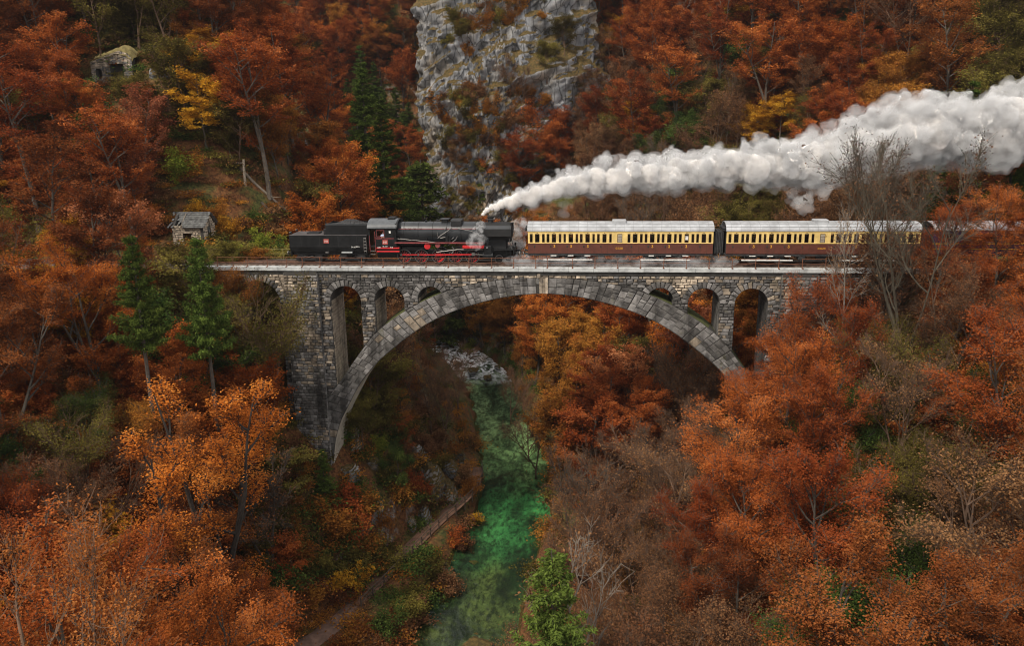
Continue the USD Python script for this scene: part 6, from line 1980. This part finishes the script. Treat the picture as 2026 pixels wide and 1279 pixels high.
SMK = [(956, 424, 6), (964, 415, 11), (980, 409, 16), (1000, 402, 21), (1025, 396, 27), (1050, 388, 31), (1080, 380, 35), (1115, 371, 39), (1150, 364, 40), (1190, 356, 45), (1230, 352, 47), (1270, 348, 49), (1310, 348, 50), (1350, 343, 52), (1390, 339, 55), (1430, 335, 57),
       (1470, 333, 58), (1510, 330, 60), (1550, 329, 64), (1590, 328, 70), (1630, 318, 74), (1670, 308, 76), (1710, 297, 80), (1750, 285, 82), (1790, 276, 84), (1830, 270, 84), (1870, 267, 82), (1910, 265, 82), (1950, 261, 84), (1990, 257, 86), (2030, 254, 88), (2075, 248, 92), (2130, 240, 96), (2190, 232, 100)]
rsm = np.random.default_rng(5)
outer_s, mid_s, inner_s = [], [], []
for i in range(len(SMK) - 1):
    (a, b_, r0), (c, d_, r1) = SMK[i], SMK[i + 1]
    for t in np.linspace(0, 1, 2, endpoint=False):
        px, py, rp = a + (c - a) * t, b_ + (d_ - b_) * t, r0 + (r1 - r0) * t
        yy = 2.2 + min(3.5, (px - 955) / 200.0)
        P = on_y(px, py, yy)
        R_ = rp * np.linalg.norm(P - EYE) / 1600 * .70
        c0 = P + rsm.normal(0, .10, 3) * R_
        outer_s.append((*c0, R_ * .95))
        mid_s.append((*c0, R_ * .82))
        inner_s.append((*c0, R_ * .67))
        for _ in range(9):                                    # billows on the body
            dv = rsm.normal(0, 1, 3)
            dv /= np.linalg.norm(dv)
            if dv[2] < -.2:
                dv[2] *= -.6
            q = R_ * rsm.uniform(.22, .50)
            cpos = P + dv * R_ * np.array([.9, .9, rsm.uniform(.7, 1.15)])
            outer_s.append((*cpos, q))
            mid_s.append((*(cpos - dv * q * .05), q * .84))
            if rsm.random() < .5:
                d2 = dv + rsm.normal(0, .6, 3)
                d2 /= np.linalg.norm(d2)
                q2 = q * rsm.uniform(.4, .6)
                outer_s.append((*(cpos + d2 * q * .95), q2))
                mid_s.append((*(cpos + d2 * q * .9), q2 * .8))
for (a, b_, r0) in ((1600, 388, 20), (1575, 382, 20), (1630, 372, 22), (1120, 405, 14), (1215, 318, 14), (1500, 288, 18), (1655, 262, 20), (1810, 215, 24), (1690, 232, 18)):
    P = on_y(a, b_, 4.5)
    for _ in range(6):
        outer_s.append((*(P + rsm.normal(0, r0 / 34, 3)), r0 / 21 * rsm.uniform(.45, .8)))


def billow(S, amp, seed, edge=.5):
    """puffs joined, their skin folded at several scales"""
    t = to_tm(puff_union(S).refine_to_length(edge))
    v = np.array(t.vertices)
    n = trimesh.Trimesh(v, t.faces, process=False).vertex_normals
    w = v + (np.stack([fbm(v * .8 + 11 * q, 2, seed + q) for q in range(3)], 1) - .5) * 1.0
    d = (fbm(w * .9, 3, seed + 9) - .5) * 1.2 + (.3 - np.abs(fbm(w * 2.0, 2, seed + 12) - .5) * 2) * .35
    th = np.interp(v[:, 0], [-6, -2, 8, 40], [.15, .35, .75, 1.1])
    return v + n * (d * amp * th)[:, None], np.array(t.faces)


def vapour(name, lo, hi, a0, a1, scale, col, g=-.2):
    return usdkit.material(stage, "/World/Looks/" + name, {
        "g": ("geometry", {}),
        "n": ("noise_texture", {"scale": scale, "detail": 4.0, "roughness": 0.58, "distortion": 0.5}),
        "d": ("map_range", {"from_min": a0, "from_max": a1, "to_min": lo, "to_max": hi, "clamp": True}),
        "v": ("principled_volume", {"color": col, "anisotropy": g}),
    }, [("g.position", "n.vector"), ("n.fac", "d.value"), ("d.result", "v.density")], volume="v.volume")


dense_m = usdkit.material(stage, "/World/Looks/dense_smoke", {
    "d": ("diffuse_bsdf", {"color": (0.90, 0.87, 0.835), "roughness": 1.0}), "t": ("translucent_bsdf", {"color": (0.90, 0.865, 0.83)}), "m": ("mix_closure", {"fac": 0.4})},
    [("d.BSDF", "m.closure1"), ("t.BSDF", "m.closure2")], surface="m.closure")


def even(name, density, col=(0.997, 0.986, 0.974), g=-.3):
    return usdkit.material(stage, "/World/Looks/" + name, {"v": ("principled_volume", {"color": col, "anisotropy": g, "density": density})}, [], volume="v.volume")


smk = thing("smoke_plume", "long billowing white smoke plume trailing right from the locomotive chimney over the coaches", "smoke", kind="stuff")
part(smk, "smoke_veil", billow(outer_s, 1.5, 21, .45), even("smoke_thin", .26))
part(smk, "smoke_cloud", billow(mid_s, 1.4, 21, .45), vapour("smoke_dense", .10, 1.15, .36, .62, .85, (0.997, 0.986, 0.974), -.3))
part(smk, "smoke_core", billow(inner_s, .9, 23, .35), dense_m, True)
# thin steam: cylinder cocks, under the engine and along the track below the coaches
steam_m = vapour("steam", 0.0, 1.3, 0.46, 0.70, 1.6, (0.99, 0.98, 0.97))


def steam(name, label, pts, seed, knobs=4, m=steam_m):
    r = np.random.default_rng(seed)
    S = []
    for (px, py, rp, y) in pts:
        P = on_y(px, py, y)
        R_ = rp * np.linalg.norm(P - EYE) / 1600
        S.append((*P, R_))
        for _ in range(knobs):
            d = r.normal(0, 1, 3)
            d /= np.linalg.norm(d)
            S.append((*(P + d * R_ * .8), R_ * r.uniform(.3, .55)))
    v, f = billow(S, .5, seed, .3)
    s_ = thing(name, label, "steam", kind="stuff")
    part(s_, "steam_veil", (v, f), m)


steam("steam_cloud", "small steam cloud rising in front of the smokebox left of the smoke deflector", [(945, 458, 12, .4), (938, 470, 12, .4), (950, 474, 13, .4), (942, 486, 11, .3), (952, 446, 9, .5), (930, 480, 9, .3)], 3)
steam("steam_cloud", "thin steam drifting behind the buffers between locomotive and first coach", [(1005, 498, 16, 4.2), (1022, 480, 20, 4.8), (1030, 450, 20, 5.4), (1030, 505, 16, 4.2), (1000, 475, 16, 5.0), (1015, 460, 17, 5.2)], 4)
mist = []
for k in range(9):
    P = on_y(1045 + 46 * k, 515, 1.0)
    mist.append(mf.Manifold.sphere(1.0, 28).scale((2.6 + .5 * math.sin(k * 2.3), 1.5, .55 + .12 * math.cos(k * 1.7))).translate((float(P[0]), 1.2, .42)))
t_ = to_tm(mf.Manifold.batch_boolean(mist, mf.OpType.Add).refine_to_length(.4))
v = np.array(t_.vertices)
s_ = thing("steam_cloud", "low mist of steam blowing along the rails beneath the first coach", "steam", kind="stuff")
part(s_, "steam_veil", (v, np.array(t_.faces)), vapour("low_steam", 0.0, .55, .40, .72, .9, (0.99, 0.98, 0.97)))

# ------------------------------------------------------------------ particular trees and bushes
def at_dist(px, py, dist, key, height, label, which=0, r=None, lib=None, name=None, frac=.62):
    """a tree at a known distance whose crown centre stands there"""
    d = ray(px, py)
    P = EYE + d / np.linalg.norm(d) * dist
    g = float(H(P[0], P[1])[0])
    src, h, rad = (lib or PR[key])[which]
    hh = (P[2] - g) / frac if height is None else height
    t = plant(np.array([P[0], P[1], g]), key, hh / h, which, label, name=name)
    t["src"] = src
    return t


fam("big_copper", (make_tree(801, 20, 5.2, leaves=33000, limbs=22, subs=9, twigs=8, size=.078, fork=2, spread=(.26, .26, .12), base=.35), "dark", twig_brown, 20, 5.2))
fam("tall_spruce", (make_conifer(802, 24, 6.2, whorls=30, leaves=46000, size=.12, gap=.25, per=10, droop=.25), "spruce", bark, 24, 6.2))
fam("snag", (make_tree(803, 13, 2.6, leaves=900, limbs=12, subs=7, twigs=7, size=.08, twig_r=.012, base=.35, rad=.13), "brown", plain("bark_birch", (0.17, 0.14, 0.11), rough=.95, scale=3.0, bump=.4, vary=.4), 13, 2.6))
fam("great_bare", (make_tree(804, 17, 4.4, leaves=3200, limbs=20, subs=10, twigs=14, size=.10, twig_r=.011, base=.42, fork=3, el=(.6, 1.2), rad=.15), "brown", plain("bark_grey", (0.075, 0.062, 0.042), rough=.95, scale=3.0, bump=.5, vary=.35), 17, 4.4))
fam("forked_orange", (make_tree(805, 17, 2.5, leaves=26000, limbs=20, subs=9, twigs=6, size=.075, fork=3, flat=.9, spread=(.26, .26, .08), base=.3, rad=.26), "orange", plain("bark_black", (0.035, 0.028, 0.022), rough=.95, scale=3.0, bump=.5), 17, 3.5))
for k_, w_ in (("big_copper", "large rust leaved tree"), ("tall_spruce", "tall fresh green spruce"), ("snag", "thin pale leafless tree"), ("great_bare", "large bare spreading tree"), ("forked_orange", "orange tree")):
    WORD[k_] = w_
NAME.update(great_bare="bare_tree", snag="bare_tree", tall_spruce="spruce_tree")

def at_top(px, py, dist, key, label, which=0, lib=None, squash=None):
    """a tree at a known distance whose top stands there, rooted on the ground below"""
    d = ray(px, py)
    P = EYE + d / np.linalg.norm(d) * dist
    g = float(H(P[0], P[1])[0])
    src, h, rad = (lib or PR[key])[which]
    hh = max(P[2] - g, 1.0)
    s_ = hh / h if squash is None else hh / h / squash
    t = plant(np.array([P[0], P[1], g]), key, s_, which, label, squash=squash or 1.0)
    t["src"] = src
    print("TOP", label, round(hh, 1), P.round(1))
    return t


fam("high_pine", (make_conifer(806, 24, 3.0, whorls=15, leaves=20000, size=.10, gap=.25, per=10, droop=.15, low=.62), "fir", bark, 24, 3.0))
fam("high_spruce", (make_conifer(807, 30, 3.0, whorls=20, leaves=22000, size=.12, gap=.3, per=9, droop=.4, low=.56), "spruce", bark, 30, 3.0), (make_conifer(808, 30, 3.2, whorls=22, leaves=22000, size=.12, gap=.3, per=9, droop=.4, low=.5), "fir", bark, 30, 3.2))
WORD.update(high_pine="green pine", high_spruce="green spruce")
NAME.update(high_pine="pine_tree", high_spruce="spruce_tree")
at_top(70, 1190, 33, "big_copper", "large rust leaved tree nearest the camera in the bottom left corner")
at_top(1095, 1088, 44, "tall_spruce", "tall fresh green spruce standing at the bottom edge beside the river")
at_top(1205, 1095, 47, "snag", "thin pale bare tree just right of the tall green spruce")
at_top(385, 720, 66, "forked_orange", "big orange tree with a dark forked trunk below the left pier")
at_top(1845, 315, 73.5, "great_bare", "large bare spreading tree in front of the second coach, its crown against the smoke")
at_top(1700, 425, 74, "snag", "thin bare tree left of the large bare tree before the second coach", squash=1.35)
at_top(255, 462, 72, "high_pine", "wide green pine on the left bank just below the track", squash=1.3)
at_top(388, 466, 73.0, "high_pine", "green pine partly covering the hut and the track", squash=1.35)
at_top(832, 315, 168, "spruce", "fresh green spruce close behind the locomotive cab, left of the cliff", lib=FAR["spruce"], squash=.8)
at_top(792, 345, 160, "spruce", "shorter green spruce behind the coal heap, left of the fresh green one", lib=FAR["spruce"], squash=.85)
at_top(715, 118, 128, "high_spruce", "tallest dark conifer on the hillside behind the tender", which=1)
at_top(752, 190, 122, "high_spruce", "dark conifer right of the tallest conifer behind the tender", which=1)
at_top(452, 556, 83.5, "ochre", "ochre orange tree in front of the leftmost side arch of the viaduct", lib=PRN["ochre"], squash=1.1)
at_top(512, 600, 82.0, "olive", "low olive green tree before the leftmost pier, right of an ochre orange one", lib=PRN["olive"], squash=1.1)
at_top(1625, 572, 77, "rust", "rust red tree covering the right pilaster of the viaduct", lib=PRN["rust"], squash=1.1)
at_top(1575, 665, 75, "orange", "bright orange tree at the foot of the right pilaster", lib=PRN["orange"], squash=1.1)
for a, b_, k, s in ((1690, 640, "bare", .9), (1640, 690, "bare", .85), (1745, 600, "brown", .9), (1610, 640, "brown", .7), (1780, 540, "bare", .75), (1860, 500, "rust", .75), (1985, 470, "rust", .8)):
    at(a, b_, k, s, lift=.6, which=0)
at(793, 1012, "green", .5, which=0, squash=1.5, label="dense dark green shrub on the slope above the boardwalk")
at(640, 935, "fir", .5, which=1, label="small dark conifer beside the arch foot")
at(936, 1038, "bush_gold", .75, lift=.3, label="golden sprig leaning over the pool beside the boardwalk")
at(930, 672, "bush_lime", 1.5, lift=1, label="bright lime bush right of the rapids")
at(508, 452, "bush_lime", 1.1, lift=1, label="bright green bush on the slope left of the tender")
at(506, 418, "bush_green", .9, lift=1, label="small dark green bush beside the short fallen log")
for k, (a, b_, s) in enumerate(((440, 484, .9), (463, 480, 1.1), (486, 484, .9), (512, 482, 1.2), (538, 478, 1.3), (556, 470, 1.2))):
    at(a, b_, "bush_lime" if k % 2 else "bush_green", s, lift=1)
for a, b_, s in ((428, 400, 1.1), (447, 425, 1.0), (410, 410, .9), (350, 295, 1.5), (395, 398, 1.0), (455, 440, .9)):
    at(a, b_, "bush_gold" if s == 1.0 else "bush_lime" if s > 1.2 else "bush_ochre", s, lift=1)
for a, b_, s, k in ((700, 1120, 1.1, "bush_gold"), (665, 1135, 1.0, "bush_gold"), (610, 1150, 1.0, "bush_ochre"), (590, 1060, 1.2, "bush_ochre"), (660, 1010, 1.5, "bush_ochre"), (680, 960, 1.2, "bush_rust"), (730, 1060, 1.3, "bush_olive"), (770, 1085, 1.1, "bush_olive"), (700, 1075, 1.1, "bush_olive"),
                    (850, 1110, 1.0, "bush_olive"), (880, 1130, 1.2, "bush_brown"), (810, 1170, 1.2, "bush_olive"), (770, 1210, 1.1, "bush_green"), (830, 1190, 1.1, "bush_brown"), (900, 1090, 1.0, "bush_rust"), (915, 1065, .9, "bush_brown"), (700, 1010, 1.3, "bush_rust"), (640, 1090, 1.2, "bush_olive"), (560, 1110, 1.4, "bush_green"), (545, 1040, 1.5, "bush_olive"),
                    (820, 940, 1.1, "bush_rust"), (790, 900, 1.0, "bush_ochre"), (860, 890, 1.2, "bush_olive"), (920, 920, 1.2, "bush_brown"), (930, 950, 1.0, "bush_ochre"), (760, 960, 1.1, "bush_olive"), (720, 985, 1.0, "bush_ochre"), (745, 860, 1.0, "bush_lime"), (790, 830, 1.2, "bush_olive"), (830, 860, 1.2, "bush_brown"), (870, 850, 1.2, "bush_brown"), (760, 790, 1.3, "bush_olive"), (780, 715, 1.0, "bush_lime")):
    at(a, b_, k, s, lift=1)
for a, b_, k, s in ((462, 590, "olive", .62), (500, 640, "ochre", .55), (445, 640, "olive", .6), (520, 690, "olive", .6), (478, 680, "ochre", .5)):
    at(a, b_, k, s, lift=.6, which=0)
for a, b_, s in ((850, 800, .8), (880, 830, .75), (1045, 870, .7), (1060, 900, .75), (905, 770, .8), (1010, 800, .7)):
    at(a, b_, "bare", s, which=0, lift=.45)
for a, b_, s in ((1365, 60, 1.0), (1432, 40, .9), (1370, 200, .8), (1440, 215, .9), (1530, 150, .9)):
    at(a, b_, "snag", s, lift=.55)
at(408, 140, "gold", .85, which=0, label="golden yellow tree standing above the open slope, left of the fallen trunk")
at(398, 212, "gold", .6, which=0, label="small golden tree just below the larger golden tree on the open slope")
at(1512, 252, "gold", .8, which=0, label="bright yellow tree just above the middle of the smoke plume")
at(545, 285, "ochre", .8, which=0, label="ochre orange tree above the fallen trunk behind the tender")
for a, b_, k, s in ((690, 610, "gold", .55), (697, 650, "bush_lime", 2.0), (685, 690, "bush_olive", 1.8), (775, 600, "bush_ochre", 2.2), (790, 630, "bush_olive", 1.8), (515, 600, "olive", .6), (1390, 620, "ochre", .6), (1490, 620, "olive", .6), (855, 590, "bush_gold", 1.5), (455, 600, "olive", .5), (470, 660, "bush_lime", 1.6), (540, 720, "olive", .55)):
    at(a, b_, k, s, lift=.6)
# growth on the ledges of the cliff
rc = np.random.default_rng(404)
Cn = np.cross(np.gradient(CLV, axis=0), np.gradient(CLV, axis=1))
Cn /= np.linalg.norm(Cn, axis=2, keepdims=True)
if Cn[..., 1].mean() > 0:
    Cn = -Cn
cp = PX(CLV.reshape(-1, 3)).reshape(n_, m_, 3)
n_led = 0
for _ in range(4000):
    i, j = rc.integers(20, n_ - 20), rc.integers(10, m_ - 6)
    px, py = cp[i, j, 0], cp[i, j, 1]
    if Cn[i, j, 2] < .12 or not (790 < px < 1150 and -20 < py < 440):
        continue
    grow = noise(np.array([[px / 70.0, py / 70.0, 2.0]]), 5)[0] + (.22 if px > 985 else 0) + (.15 if py < 60 or (860 < px < 960 and py > 170) else 0)
    if grow < .55:
        continue
    q = CLV[i, j]
    if any(np.linalg.norm(q - t["loc"]) < 1.5 for t in planted[-80:]):
        continue
    k = ["bush_ochre", "bush_olive", "bush_brown", "bush_brown", "bush_ochre"][rc.integers(0, 5)]
    plant(q + [0, .3, -.4], k, rc.uniform(.7, 1.5), r=rc)
    n_led += 1
    if n_led > 112:
        break
for a, b_, k, s in ((1070, 275, "redtree", 1.15), (1105, 315, "redtree", 1.0), (1010, 175, "bare", .8), (1035, 190, "bare", .7), (905, 330, "brown", .6), (1085, 120, "olive", .9), (1120, 70, "olive", .9), (955, 260, "bush_ochre", 2.0), (985, 285, "bush_ochre", 1.8), (870, 225, "bush_ochre", 1.8), (905, 45, "bush_olive", 1.6), (960, 55, "bush_ochre", 1.7)):
    # rooted on the cliff face: the nearest point of it in view
    d = np.hypot(cp[..., 0] - a, cp[..., 1] - (b_ + (0 if "bush" in k else 45 * s)))
    i, j = np.unravel_index(np.argmin(d), d.shape)
    plant(CLV[i, j] + [0, -.2 if "bush" not in k else .2, -.3], k, s, 0)
print("TREES", NSCATTER, len(planted), "ledge", n_led)
emit_trees()

# ------------------------------------------------------------------ the damp autumn air of the gorge
hz_top = float(max(GZ.max() + 40, 60))
haze_m = usdkit.material(stage, "/World/Looks/haze", {"v": ("principled_volume", {"color": (0.93, 0.93, 0.94), "density": 0.00006, "anisotropy": 0.2})}, [], volume="v.volume")
p = part(None, "haze", MB().box(-330, 330, -330, 350, float(GZ.min()) - 2.0, hz_top), haze_m)
say(p, "thin damp haze hanging in the gorge", "haze", kind="stuff")
